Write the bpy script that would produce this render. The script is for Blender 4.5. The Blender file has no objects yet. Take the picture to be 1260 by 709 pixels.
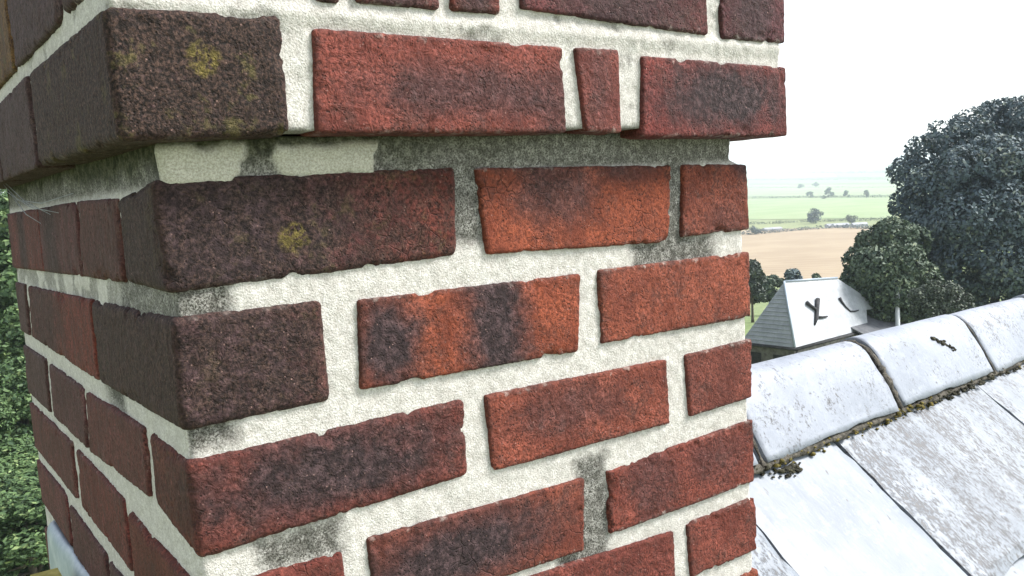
import bpy, math, random
import numpy as np
from mathutils import Vector, Matrix

sc = bpy.context.scene
COL = sc.collection
rnd = random.Random(7)

# ------------------------------------------------------------------ camera
CAM = np.array([-0.14948583, -0.56970953, -0.03476099])
YAW, PITCH, ROLL, FOC = 0.627470242669485, -0.10706275456056638, -0.05973346071807521, 1084.58
FW = np.array([math.sin(YAW)*math.cos(PITCH), math.cos(YAW)*math.cos(PITCH), math.sin(PITCH)])
_r0 = np.array([math.cos(YAW), -math.sin(YAW), 0.0]); _u0 = np.cross(_r0, FW)
RT = math.cos(ROLL)*_r0 + math.sin(ROLL)*_u0
UP = -math.sin(ROLL)*_r0 + math.cos(ROLL)*_u0
cd = bpy.data.cameras.new('camera'); cam = bpy.data.objects.new('camera', cd); COL.objects.link(cam)
cd.sensor_width = 36.0; cd.lens = FOC/1260*36.0
cd.clip_start = 0.02; cd.clip_end = 60000
M = Matrix(((RT[0], UP[0], -FW[0], CAM[0]), (RT[1], UP[1], -FW[1], CAM[1]), (RT[2], UP[2], -FW[2], CAM[2]), (0, 0, 0, 1)))
cam.matrix_world = M
sc.camera = cam

# ------------------------------------------------------------------ sky, sun, exposure
SUN_DIR = np.array([0.60, -0.36, 0.74]); SUN_DIR /= np.linalg.norm(SUN_DIR)
elev = math.asin(SUN_DIR[2]); azim = math.atan2(SUN_DIR[0], SUN_DIR[1])
w = bpy.data.worlds.new('World'); sc.world = w; w.use_nodes = True
nt = w.node_tree; nt.nodes.clear()
sky = nt.nodes.new('ShaderNodeTexSky'); sky.sky_type = 'NISHITA'; sky.sun_disc = False
sky.sun_elevation = elev; sky.sun_rotation = azim
sky.air_density = 1.0; sky.dust_density = 1.2; sky.ozone_density = 1.0; sky.altitude = 100
hs = nt.nodes.new('ShaderNodeHueSaturation'); hs.inputs['Saturation'].default_value = 0.35
bg = nt.nodes.new('ShaderNodeBackground'); bg.inputs['Strength'].default_value = 0.12
wo = nt.nodes.new('ShaderNodeOutputWorld')
nt.links.new(sky.outputs[0], hs.inputs['Color']); nt.links.new(hs.outputs[0], bg.inputs['Color']); nt.links.new(bg.outputs[0], wo.inputs['Surface'])
sl = bpy.data.lights.new('sun', 'SUN'); sun = bpy.data.objects.new('sun', sl); COL.objects.link(sun)
sl.energy = 2.6; sl.angle = math.radians(16); sl.color = (1.0, 0.97, 0.93)
sun.rotation_euler = Vector(SUN_DIR).to_track_quat('Z', 'Y').to_euler()
sun.location = (0, 0, 30)
sc.view_settings.view_transform = 'Standard'; sc.view_settings.look = 'None'
sc.view_settings.exposure = 1.42; sc.view_settings.gamma = 1.0
sc.cycles.volume_bounces = 1
sc.cycles.max_bounces = 6

# ------------------------------------------------------------------ noise
def _hash(i, j, k):
    h = (i*374761393 + j*668265263 + k*2147483647*3 + 1013904223) & 0xFFFFFFFF
    h = ((h ^ (h >> 13))*1274126177) & 0xFFFFFFFF
    h = ((h ^ (h >> 16))*2246822519) & 0xFFFFFFFF
    return ((h ^ (h >> 15)) & 0xFFFFFF)/16777215.0
def vn(p):
    p = np.asarray(p, float) + 1000.0
    i = np.floor(p).astype(np.int64); f = p-i; f = f*f*(3-2*f)
    out = 0
    for a in (0, 1):
        wa = f[..., 0] if a else 1-f[..., 0]
        for b in (0, 1):
            wb = f[..., 1] if b else 1-f[..., 1]
            for c in (0, 1):
                wc = f[..., 2] if c else 1-f[..., 2]
                out = out + wa*wb*wc*_hash(i[..., 0]+a, i[..., 1]+b, i[..., 2]+c)
    return out
def fbm(p, o=3):
    s = 0; a = .5; t = 0
    for n in range(o):
        s = s + a*vn(np.asarray(p)*2**n + 17.3*n); t += a; a *= .5
    return s/t

# ------------------------------------------------------------------ object helpers
def mesh_np(name, V, F, smooth=True):
    me = bpy.data.meshes.new(name)
    V = np.asarray(V, np.float32)
    if isinstance(F, np.ndarray):
        n, k = F.shape
        me.vertices.add(len(V)); me.vertices.foreach_set('co', V.ravel())
        me.loops.add(n*k); me.loops.foreach_set('vertex_index', F.astype(np.int32).ravel())
        me.polygons.add(n)
        me.polygons.foreach_set('loop_start', np.arange(0, n*k, k, dtype=np.int32))
        me.polygons.foreach_set('loop_total', np.full(n, k, np.int32))
    else:
        me.from_pydata([tuple(map(float, v)) for v in V], [], F)
    me.update(calc_edges=True); me.validate()
    if smooth: me.polygons.foreach_set('use_smooth', np.ones(len(me.polygons), bool))
    return me
def link(name, me, mat=None, parent=None, loc=None):
    o = bpy.data.objects.new(name, me); COL.objects.link(o)
    if mat is not None and me is not None and not me.materials: me.materials.append(mat)
    if parent is not None: o.parent = parent
    if loc is not None: o.location = loc
    return o
def empty(name, loc, label, cat, group=None, rz=0):
    o = bpy.data.objects.new(name, None); COL.objects.link(o)
    o.location = loc; o.rotation_euler = (0, 0, rz); o['label'] = label; o['category'] = cat
    o.empty_display_size = .1
    if group: o['group'] = group
    return o
def tag(o, label, cat, group=None):
    o['label'] = label; o['category'] = cat
    if group: o['group'] = group
    return o
class MB:
    def __init__(s): s.v = []; s.f = []
    def add(s, V, F):
        b = len(s.v); s.v += [tuple(map(float, x)) for x in V]; s.f += [tuple(i+b for i in f) for f in F]
    def box(s, x0, x1, y0, y1, z0, z1):
        V = [(x, y, z) for x in (x0, x1) for y in (y0, y1) for z in (z0, z1)]
        s.add(V, [(0, 1, 3, 2), (4, 6, 7, 5), (0, 4, 5, 1), (2, 3, 7, 6), (0, 2, 6, 4), (1, 5, 7, 3)])
    def tube(s, pts, rad, n=8, cap=True):
        pts = [np.array(p, float) for p in pts]
        rad = rad if hasattr(rad, '__len__') else [rad]*len(pts)
        V = []; F = []
        for i, p in enumerate(pts):
            t = pts[min(i+1, len(pts)-1)]-pts[max(i-1, 0)]; t /= np.linalg.norm(t)
            a = np.cross(t, (0, 0, 1) if abs(t[2]) < .9 else (1, 0, 0)); a /= np.linalg.norm(a); b = np.cross(t, a)
            for k in range(n):
                q = 2*math.pi*k/n; V.append(p+rad[i]*(math.cos(q)*a+math.sin(q)*b))
        for i in range(len(pts)-1):
            for k in range(n): F.append((i*n+k, i*n+(k+1) % n, (i+1)*n+(k+1) % n, (i+1)*n+k))
        if cap: F.append(tuple(range(n))[::-1]); F.append(tuple(range((len(pts)-1)*n, len(pts)*n)))
        s.add(V, F)
    def prism(s, poly, off):
        poly = [np.array(p, float) for p in poly]; off = np.array(off, float); n = len(poly)
        V = poly+[p+off for p in poly]
        s.add(V, [tuple(range(n)), tuple(range(n, 2*n))[::-1]]+[(i, i+n, (i+1) % n+n, (i+1) % n) for i in range(n)])
    def mesh(s, name, smooth=False): return mesh_np(name, np.array(s.v), s.f, smooth)
def sheet(V, nu, nv):
    I = np.arange(nu*nv).reshape(nu, nv)
    return np.stack([I[:-1, :-1].ravel(), I[1:, :-1].ravel(), I[1:, 1:].ravel(), I[:-1, 1:].ravel()], 1)

# ------------------------------------------------------------------ materials
class NT:
    def __init__(s, name, rough=.8, spec=.3):
        s.m = bpy.data.materials.new(name); s.m.use_nodes = True; s.t = s.m.node_tree
        s.b = s.t.nodes['Principled BSDF']; s.b.inputs['Roughness'].default_value = rough
        s.b.inputs['Specular IOR Level'].default_value = spec
    def n(s, typ, **kw):
        o = s.t.nodes.new(typ)
        for k, v in kw.items(): setattr(o, k, v)
        return o
    def set(s, sock, v):
        if hasattr(v, 'links') or isinstance(v, bpy.types.NodeSocket): s.t.links.new(v, sock)
        else: sock.default_value = v
    def math(s, op, a, b=0.0, c=None, clamp=False):
        o = s.n('ShaderNodeMath', operation=op, use_clamp=clamp)
        s.set(o.inputs[0], a); s.set(o.inputs[1], b)
        if c is not None: s.set(o.inputs[2], c)
        return o.outputs[0]
    def vmath(s, op, a, b):
        o = s.n('ShaderNodeVectorMath', operation=op); s.set(o.inputs[0], a); s.set(o.inputs[1], b)
        return o.outputs['Value'] if op in ('LENGTH', 'DISTANCE', 'DOT_PRODUCT') else o.outputs['Vector']
    def noise(s, scale, detail=3, rough=.55, vec=None, dist=0):
        o = s.n('ShaderNodeTexNoise'); o.inputs['Scale'].default_value = scale; o.inputs['Detail'].default_value = detail
        o.inputs['Roughness'].default_value = rough; o.inputs['Distortion'].default_value = dist
        s.set(o.inputs['Vector'], vec if vec is not None else s.pos()); return o.outputs['Fac']
    def voro(s, scale, feature='F1', vec=None):
        o = s.n('ShaderNodeTexVoronoi', feature=feature); o.inputs['Scale'].default_value = scale
        s.set(o.inputs['Vector'], vec if vec is not None else s.pos()); return o.outputs['Distance']
    def pos(s): return s.n('ShaderNodeNewGeometry').outputs['Position']
    def gen(s): return s.n('ShaderNodeTexCoord').outputs['Generated']
    def objc(s): return s.n('ShaderNodeTexCoord').outputs['Object']
    def oattr(s, name, out='Fac'):
        o = s.n('ShaderNodeAttribute', attribute_type='OBJECT', attribute_name=name); return o.outputs[out]
    def vattr(s, name, out='Color'):
        o = s.n('ShaderNodeAttribute', attribute_type='GEOMETRY', attribute_name=name); return o.outputs[out]
    def ss(s, x, a, b):
        o = s.n('ShaderNodeMapRange', interpolation_type='SMOOTHSTEP')
        s.set(o.inputs['Value'], x); o.inputs['From Min'].default_value = a; o.inputs['From Max'].default_value = b
        o.inputs['To Min'].default_value = 0; o.inputs['To Max'].default_value = 1
        return o.outputs['Result']
    def mix(s, f, a, b, mode='MIX'):
        o = s.n('ShaderNodeMix', data_type='RGBA', blend_type=mode)
        s.set(o.inputs[0], f)
        for sock, v in ((o.inputs[6], a), (o.inputs[7], b)):
            if isinstance(v, tuple): v = v+(1.0,) if len(v) == 3 else v
            s.set(sock, v)
        return o.outputs[2]
    def sep(s, v):
        o = s.n('ShaderNodeSeparateXYZ'); s.set(o.inputs[0], v); return o.outputs
    def col(s, v):
        if isinstance(v, tuple): v = v+(1.0,) if len(v) == 3 else v
        s.set(s.b.inputs['Base Color'], v)
    def bump(s, h, strength, dist):
        o = s.n('ShaderNodeBump'); o.inputs['Strength'].default_value = strength; o.inputs['Distance'].default_value = dist
        s.set(o.inputs['Height'], h); s.t.links.new(o.outputs[0], s.b.inputs['Normal'])

def make_brick_mat():
    t = NT('fired_brick', .82, .25)
    P = t.pos(); g = t.gen()
    tint = t.mix(1.0, t.oattr('tint', 'Color'), (.69, .83, .84), 'MULTIPLY')
    wob = t.noise(45, 3, .6)
    oi = t.n('ShaderNodeObjectInfo').outputs['Random']
    fine = t.noise(430, 4, .72); mid = t.noise(140, 4, .6); big = t.noise(26, 3, .6)
    # hue drift from orange red to deep crimson
    c = t.mix(t.ss(big, .35, .68), tint, t.mix(1.0, tint, (.66, .60, .60), 'MULTIPLY'))
    c = t.mix(t.math('MULTIPLY', t.ss(mid, .52, .72), .45), c, t.mix(1.0, c, (1.4, 1.45, 1.4), 'MULTIPLY'))
    # broad smoky mottling burnt into every brick, and fine rubbed creases
    smo = t.ss(t.math('ADD', t.noise(58, 5, .72), t.math('MULTIPLY', t.noise(19, 3), .6)), .78, 1.02)
    c = t.mix(t.math('MULTIPLY', smo, .62), c, t.mix(fine, (.040, .020, .016), (.10, .045, .036)))
    mp = t.n('ShaderNodeMapping'); mp.inputs['Scale'].default_value = (1, 1, .16); mp.inputs['Rotation'].default_value = (0, .35, 0); t.set(mp.inputs['Vector'], P)
    crs = t.math('MULTIPLY', t.ss(t.noise(210, 3, .6, mp.outputs[0]), .55, .68), t.oattr('streak'))
    c = t.mix(t.math('MULTIPLY', crs, .6), c, (.045, .030, .028))
    crl = t.math('MULTIPLY', t.ss(t.noise(150, 3, .6, t.vmath('ADD', mp.outputs[0], (4.0, 2.0, 1.0))), .54, .70), t.oattr('streak'))
    # flashed dark bodies: one or two elliptic zones in each brick, ragged at the rim
    for nm in ('1', '2'):
        ce = t.oattr('patch_centre'+nm, 'Vector'); sz = t.oattr('patch_size'+nm, 'Vector'); st = t.oattr('patch_amount'+nm)
        d = t.vmath('DIVIDE', t.vmath('SUBTRACT', g, ce), sz)
        d2 = t.vmath('LENGTH', d, (0, 0, 0))
        d2 = t.math('ADD', d2, t.math('MULTIPLY', t.math('SUBTRACT', wob, .5), .9))
        d2 = t.math('ADD', d2, t.math('MULTIPLY', t.math('SUBTRACT', mid, .5), .5))
        m = t.math('MULTIPLY', t.math('SUBTRACT', 1.0, t.ss(d2, .35, 1.45)), st)
        c = t.mix(m, c, t.mix(t.ss(mid, .4, .7), (.026, .016, .017), (.075, .046, .048)))
    # weathered dark crust
    gr = t.oattr('crust')
    cm = t.math('ADD', t.math('MULTIPLY', t.noise(75, 4, .65), 1.0), t.math('MULTIPLY', t.noise(300, 2, .6), .55))
    cm = t.ss(t.math('ADD', cm, t.math('MULTIPLY', gr, .55)), .86, 1.16)
    c = t.mix(t.math('MULTIPLY', cm, t.math('MINIMUM', t.math('MULTIPLY', gr, 1.25), .93)), c, t.mix(t.ss(fine, .4, .65), (.013, .009, .007), (.056, .033, .025)))
    # dark pits and fine hairline cracks
    pit = t.math('SUBTRACT', 1.0, t.ss(t.voro(330), .10, .34))
    pitm = t.math('MULTIPLY', pit, t.ss(t.noise(60, 2), .42, .6))
    c = t.mix(t.math('MULTIPLY', pitm, .75), c, (.022, .014, .013))
    ca = t.math('SUBTRACT', 1.0, t.ss(t.n_crack(P), .0, .07)) if hasattr(t, 'n_crack') else t.math('SUBTRACT', 1.0, t.ss(t.voro(85, 'DISTANCE_TO_EDGE', t.warp(P, 60, .012)), .0, .055))
    cam_ = t.math('MULTIPLY', ca, t.ss(t.noise(22, 2), .5, .64))
    c = t.mix(t.math('MULTIPLY', cam_, t.math('MULTIPLY', t.ss(oi, .35, .8), .42)), c, (.025, .014, .012))
    # pale grains
    pg = t.math('MULTIPLY', t.math('SUBTRACT', 1.0, t.ss(t.voro(260, 'F1', t.vmath('ADD', P, (3.1, 1.7, .9))), .06, .2)), t.ss(t.noise(120, 2), .5, .62))
    c = t.mix(t.math('MULTIPLY', pg, .55), c, (.36, .22, .19))
    # mortar dust left along the arrises
    s_ = t.sep(g)
    ex = t.math('MINIMUM', s_[2], t.math('SUBTRACT', 1.0, s_[2]))
    dust = t.math('SUBTRACT', 1.0, t.ss(t.math('ADD', ex, t.math('MULTIPLY', t.math('SUBTRACT', .62, t.noise(95, 4, .65)), .55)), .0, .09))
    c = t.mix(t.math('MULTIPLY', dust, t.math('MULTIPLY', .55, t.oattr('dust'))), c, (.50, .45, .40))
    c = t.mix(t.math('MULTIPLY', crl, .38), c, (.165, .125, .115))
    # lichen
    li = t.oattr('lichen')
    lm = t.math('MULTIPLY', t.ss(t.math('ADD', t.noise(34, 4, .7), t.math('MULTIPLY', t.noise(190, 2), .3)), .70, .84), li)
    c = t.mix(lm, c, t.mix(fine, (.060, .056, .016), (.13, .11, .035)))
    ys = t.oattr('spot', 'Vector'); yr = t.oattr('spot_radius')
    yd = t.math('ADD', t.vmath('DISTANCE', P, ys), t.math('MULTIPLY', t.math('SUBTRACT', t.noise(150, 3), .5), .014))
    ym = t.math('MULTIPLY', t.math('SUBTRACT', 1.0, t.math('DIVIDE', yd, t.math('MAXIMUM', yr, 1e-5)), clamp=True), 3.0, clamp=True)
    c = t.mix(t.math('MULTIPLY', t.math('MULTIPLY', ym, t.ss(t.noise(260, 3, .7), .36, .56)), .8), c, t.mix(fine, (.085, .070, .014), (.17, .13, .035)))
    # darker towards the arrises
    ex0 = t.math('MINIMUM', s_[0], t.math('SUBTRACT', 1.0, s_[0]))
    rim = t.math('SUBTRACT', 1.0, t.ss(t.math('ADD', t.math('MINIMUM', ex, t.math('MULTIPLY', ex0, 2.2)), t.math('MULTIPLY', t.math('SUBTRACT', mid, .5), .18)), .0, .10))
    c = t.mix(t.math('MULTIPLY', rim, .45), c, (.050, .026, .022))
    c = t.mix(1.0, c, t.mix(t.ss(fine, .30, .70), t.mix(t.ss(big, .35, .62), (.36, .34, .34), (.66, .65, .65)), t.mix(t.ss(big, .35, .62), (1.66, 1.66, 1.66), (1.32, 1.32, 1.32))), 'MULTIPLY')
    t.col(c)
    h = t.math('ADD', t.math('MULTIPLY', mid, .7), t.math('MULTIPLY', fine, .9))
    h = t.math('SUBTRACT', h, t.math('MULTIPLY', pitm, .7)); h = t.math('SUBTRACT', h, t.math('MULTIPLY', cam_, t.math('MULTIPLY', t.ss(oi, .35, .8), .8)))
    h = t.math('ADD', t.math('MULTIPLY', h, t.math('ADD', .55, t.math('MULTIPLY', oi, .6))), t.math('MULTIPLY', t.ss(t.noise(95, 4, .65, None, .8), .42, .58), t.math('MULTIPLY', t.ss(oi, .9, .2), .5)))
    t.bump(h, .7, .0020)
    return t.m
def _warp(t, vec, scale, amt):
    o = t.n('ShaderNodeTexNoise'); o.inputs['Scale'].default_value = scale; t.set(o.inputs['Vector'], vec)
    v = t.vmath('SUBTRACT', o.outputs['Color'], (.5, .5, .5)); m = t.n('ShaderNodeVectorMath', operation='SCALE')
    t.set(m.inputs[0], v); m.inputs['Scale'].default_value = amt
    return t.vmath('ADD', vec, m.outputs['Vector'])
NT.warp = _warp

def make_mortar_mat():
    t = NT('lime_mortar', .95, .15)
    m = t.sep(t.vattr('mask'))
    fine = t.noise(700, 2, .7); mid = t.noise(150, 4, .65); big = t.noise(35, 3)
    c = t.mix(t.ss(mid, .35, .7), (.465, .440, .405), (.585, .563, .525))
    c = t.mix(t.math('MULTIPLY', t.ss(big, .5, .75), .45), c, (.40, .38, .355))
    gr = t.math('SUBTRACT', 1.0, t.ss(t.voro(420), .06, .24))
    c = t.mix(t.math('MULTIPLY', t.math('MULTIPLY', gr, t.ss(t.noise(90, 2), .35, .55)), .75), c, (.17, .16, .145))
    old = t.mix(t.ss(fine, .34, .60), (.058, .055, .048), t.mix(t.ss(mid, .4, .65), (.135, .13, .115), (.30, .29, .265)))
    c = t.mix(m[0], c, old)
    c = t.mix(m[1], c, t.mix(t.ss(mid, .38, .66), (.022, .026, .014), (.085, .085, .05)))
    c = t.mix(m[2], c, t.mix(fine, (.36, .34, .28), (.54, .52, .45)))
    c = t.mix(1.0, c, t.mix(t.ss(fine, .25, .75), (.78, .77, .75), (1.2, 1.21, 1.22)), 'MULTIPLY')
    t.col(c)
    h = t.math('ADD', t.math('MULTIPLY', fine, 1.0), t.math('MULTIPLY', mid, .7))
    t.bump(h, .45, .0024)
    return t.m

def make_slate_mat(name, base_a, base_b, rough=.55):
    t = NT(name, rough, .5)
    P = t.objc(); st = t.oattr('stain'); seed = t.oattr('seed')
    o = t.n('ShaderNodeCombineXYZ'); t.set(o.inputs[0], seed); t.set(o.inputs[1], t.math('MULTIPLY', seed, 1.7))
    P = t.vmath('ADD', P, o.outputs[0])
    sq = t.n('ShaderNodeMapping'); sq.inputs['Scale'].default_value = (1, .45, 1); t.set(sq.inputs['Vector'], P); PS = sq.outputs[0]
    c = t.mix(t.ss(t.noise(6, 4, .6, P), .3, .7), base_a, base_b)
    c = t.mix(t.math('MULTIPLY', t.ss(t.noise(45, 4, .7, P), .5, .7), .35), c, (.34, .365, .40))
    k = t.math('ADD', t.noise(170, 6, .85, PS), t.math('MULTIPLY', t.noise(16, 5, .75, PS), .5))
    k = t.math('ADD', k, t.math('MULTIPLY', st, .30))
    sm = t.ss(k, .985, 1.08)
    c = t.mix(t.math('MULTIPLY', sm, .85), c, t.mix(t.noise(160, 3, .6, P), (.014, .012, .012), (.065, .058, .056)))
    sp = t.math('MULTIPLY', t.math('SUBTRACT', 1.0, t.ss(t.voro(55, 'F1', t.warp(PS, 90, .02)), .05, .20)), t.ss(t.noise(12, 3, .6, P), .46, .60))
    c = t.mix(t.math('MULTIPLY', sp, .8), c, (.055, .050, .052))
    t.col(c)
    t.bump(t.math('ADD', t.noise(60, 5, .65, PS), t.math('MULTIPLY', sm, .35)), .35, .004)
    return t.m

def simple(name, a, b, scale, rough=.85, detail=4, bump=0, bdist=.01, metal=0, spec=.3):
    t = NT(name, rough, spec); n = t.noise(scale, detail, .62)
    t.col(t.mix(t.ss(n, .32, .68), a, b)); t.b.inputs['Metallic'].default_value = metal
    if bump: t.bump(t.noise(scale*2.2, detail, .62), bump, bdist)
    return t.m
def leaf_mat(name, a, b, c3):
    t = NT(name, .6, .3)
    tone = t.vattr('tone', 'Fac')
    c = t.mix(tone, a, b); c = t.mix(t.ss(tone, .82, 1.0), c, c3)
    t.col(c)
    t.b.inputs['Transmission Weight'].default_value = 0
    return t.m
M_brick = make_brick_mat(); M_mortar = make_mortar_mat()
M_slate = make_slate_mat('weathered_slate', (.16, .182, .212), (.225, .248, .28), .5)
M_ridge = make_slate_mat('weathered_ridge', (.20, .222, .262), (.27, .29, .335), .5)
M_bed = simple('mossy_bedding', (.035, .032, .026), (.15, .135, .11), 90, .95, 5, .8, .01)
M_moss = simple('moss', (.055, .05, .012), (.22, .17, .045), 110, .95, 4, .8, .006)
M_moss_dark = simple('dark_moss', (.02, .02, .014), (.07, .065, .04), 90, .95, 4, .8, .006)
M_lead = simple('sheet_lead', (.24, .30, .36), (.38, .43, .48), 40, .45, 4, .3, .004, .0, .5)
M_wood = simple('roof_timber', (.12, .09, .06), (.2, .15, .1), 12)
M_wallstone = simple('rendered_wall', (.25, .22, .19), (.36, .33, .29), 3)
M_bark = simple('bark', (.06, .05, .04), (.14, .12, .09), 3, .9, 5, .8, .05)
M_leaf = leaf_mat('dark_leaves', (.058, .086, .106), (.120, .158, .160), (.19, .22, .175))  # haze put into the leaf colour: lightened and blued
M_leaf_b = leaf_mat('mixed_leaves', (.046, .072, .054), (.125, .165, .10), (.20, .235, .13))
M_leaf_g = leaf_mat('grey_leaves', (.04, .052, .042), (.10, .125, .085), (.16, .175, .125))
M_leaf_w = leaf_mat('wood_leaves', (.032, .064, .028), (.115, .185, .065), (.19, .25, .10))
M_web = simple('web', (.22, .23, .24), (.30, .31, .33), 50)

# ================================================================== THE SETTING
GROUND = []
def hgt(x, y):
    r = np.hypot(x, y)
    def S(a, b): t = np.clip((r-a)/(b-a), 0, 1); return t*t*(3-2*t)
    z = -14.0 - 21.0*S(72, 250)
    z = z + 2.0*(fbm(np.stack([x/130, y/130, np.zeros_like(x)], -1), 2)-.5)*S(20, 70)*(1-S(200, 260))
    z = z + 100.0*S(1500, 8000)
    z = z + 40*(fbm(np.stack([x/2300, y/2300, np.zeros_like(x)], -1), 3)-.5)*S(2500, 6500)
    return z
def ground_hit(px, py, lift=0.0):
    d = FW + RT*(px-630)/FOC - UP*(py-354.5)/FOC
    t = 1.0
    lo, hi = 5.0, 5.0
    while hi < 20000:
        p = CAM+d*hi
        if p[2] < float(hgt(np.array(p[0]), np.array(p[1]))): break
        lo = hi; hi *= 1.03
    for _ in range(40):
        m = (lo+hi)/2; p = CAM+d*m
        if p[2] < float(hgt(np.array(p[0]), np.array(p[1]))): hi = m
        else: lo = m
    p = CAM+d*lo; return np.array([p[0], p[1], float(hgt(np.array(p[0]), np.array(p[1])))+lift])
rr = np.concatenate([[0], np.geomspace(4, 12000, 130)]); na = 220
A = np.linspace(0, 2*math.pi, na+1)
gx = rr[:, None]*np.cos(A)[None, :]; gy = rr[:, None]*np.sin(A)[None, :]
gz = hgt(gx, gy)
gV = np.stack([gx, gy, gz], -1).reshape(-1, 3)
t = NT('pasture', .95, .1)
c = t.mix(t.ss(t.noise(.0045, 3), .35, .65), (.13, .19, .075), (.23, .27, .13))
vf = t.n('ShaderNodeTexVoronoi'); vf.inputs['Scale'].default_value = .0032; t.set(vf.inputs['Vector'], t.pos())
c = t.mix(.45, c, t.mix(t.sep(vf.outputs['Color'])[0], (.13, .20, .07), (.34, .33, .19)))
c = t.mix(t.math('MULTIPLY', t.ss(t.noise(.9, 4), .4, .6), .35), c, (.07, .11, .04))
t.col(c); M_ground = t.m
g = link('ground', mesh_np('ground', gV, sheet(gV, len(rr), na+1)), M_ground); g['kind'] = 'structure'

def drape(name, pix, mat, lift, nu=14, nv=14):
    P = [ground_hit(*q)[:2] for q in pix]
    U, Vv = np.meshgrid(np.linspace(0, 1, nu), np.linspace(0, 1, nv), indexing='ij')
    q = ((1-U)*(1-Vv))[..., None]*P[0]+(U*(1-Vv))[..., None]*P[1]+(U*Vv)[..., None]*P[2]+((1-U)*Vv)[..., None]*P[3]
    z = hgt(q[..., 0], q[..., 1])+lift
    V = np.concatenate([q, z[..., None]], -1).reshape(-1, 3)
    F = sheet(V, nu, nv)
    o = link(name, mesh_np(name, V, F[:, ::-1].copy()), mat); o['kind'] = 'structure'; return o
t = NT('stubble', .95, .1); P_ = t.pos()
wv = t.n('ShaderNodeTexWave'); wv.inputs['Scale'].default_value = .05; wv.inputs['Distortion'].default_value = 3; t.set(wv.inputs['Vector'], P_)
t.col(t.mix(t.math('MULTIPLY', wv.outputs['Fac'], .5), t.mix(t.ss(t.noise(.03, 4), .35, .65), (.285, .215, .145), (.345, .27, .185)), (.36, .295, .205))); M_stub = t.m
M_grass2 = simple('mown_grass', (.20, .275, .115), (.26, .31, .155), .02)
M_grass3 = simple('pale_grass', (.20, .255, .125), (.27, .31, .17), .01)
drape('stubble_field', [(880, 352), (1130, 352), (1085, 279), (893, 284)], M_stub, .25)
drape('pasture_field', [(890, 271), (1150, 268), (1125, 243), (897, 245)], M_grass2, .30)
M_far1 = simple('far_pasture', (.16, .23, .11), (.22, .28, .14), .004); M_far2 = simple('far_stubble', (.30, .28, .17), (.36, .34, .21), .004)
drape('far_field', [(890, 225.5), (1160, 224.5), (1150, 219), (892, 219.5)], M_far1, .5)
drape('far_field', [(892, 218), (1030, 218), (1026, 213.5), (894, 213.5)], M_far2, .6)
drape('far_field', [(1034, 218), (1160, 217.5), (1150, 212.5), (1030, 213)], M_far1, .6)
drape('far_field', [(894, 212), (1160, 211.5), (1150, 209), (896, 209.5)], M_far1, .8)
drape('hay_field', [(897, 242), (1150, 240), (1130, 226), (900, 228)], M_grass3, .35)

# ---------------------------------------------------------------- foliage
def leaf_cloud(clumps, nleaf, size, seed, fill=.35):
    """many small leaf sprays scattered through ellipsoid clumps; returns V, F, tone"""
    R = np.random.RandomState(seed)
    cl = np.array([[*c[0], *c[1]] for c in clumps], float)
    wgt = np.array([c[1][0]*c[1][1]+c[1][0]*c[1][2]+c[1][1]*c[1][2] for c in clumps]); wgt /= wgt.sum()
    idx = R.choice(len(cl), nleaf, p=wgt)
    d = R.normal(size=(nleaf, 3)); d /= np.linalg.norm(d, axis=1)[:, None]
    rad = np.where(R.rand(nleaf) < fill, R.rand(nleaf)**.5, .86+.2*R.rand(nleaf))
    ctr = cl[idx, :3]+d*rad[:, None]*cl[idx, 3:]
    # break the surface: lumps inside each clump
    sc_ = cl[:, 3:].mean()
    lump = fbm(ctr/(sc_*.42)+seed, 3)
    keep = lump > .40
    ctr = ctr[keep]; d = d[keep]; lump = lump[keep]; n = len(ctr)
    nrm = d*.6+R.normal(size=(n, 3))*.6+np.array([0, 0, .35]); nrm /= np.linalg.norm(nrm, axis=1)[:, None]
    a = np.cross(nrm, R.normal(size=(n, 3))); a /= np.linalg.norm(a, axis=1)[:, None]; b = np.cross(nrm, a)
    s = size*(.55+.9*R.rand(n))[:, None]
    quad = np.stack([ctr-a*s, ctr-b*s*.55+nrm*s*.12, ctr+a*s, ctr+b*s*.55+nrm*s*.12], 1)
    V = quad.reshape(-1, 3); F = np.arange(4*n).reshape(n, 4)
    tone = np.clip(.5+(lump-.55)*1.6+R.normal(size=n)*.22, 0, 1)
    return V, F, np.repeat(tone, 4)
def foliage(name, clumps, nleaf, size, seed, mat, parent, fill=.35):
    V, F, tone = leaf_cloud(clumps, nleaf, size, seed, fill)
    me = mesh_np(name, V, F, False)
    at_ = me.attributes.new('tone', 'FLOAT', 'POINT'); at_.data.foreach_set('value', tone.astype(np.float32))
    return link(name, me, mat, parent)
def crown_clumps(base, rx, rz, n, seed, low=.1):
    R = random.Random(seed); out = []
    for i in range(n):
        th = R.random()*6.283; v = R.uniform(low, 1.0); prof = math.sin(min(1, (v*.92+.06))*math.pi)**.55
        r_ = rx*prof*R.uniform(.35, .78); s = rx*R.uniform(.26, .42)
        out.append(((base[0]+r_*math.cos(th), base[1]+r_*math.sin(th), base[2]+rz*v), (s, s, s*.8)))
    return out
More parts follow.
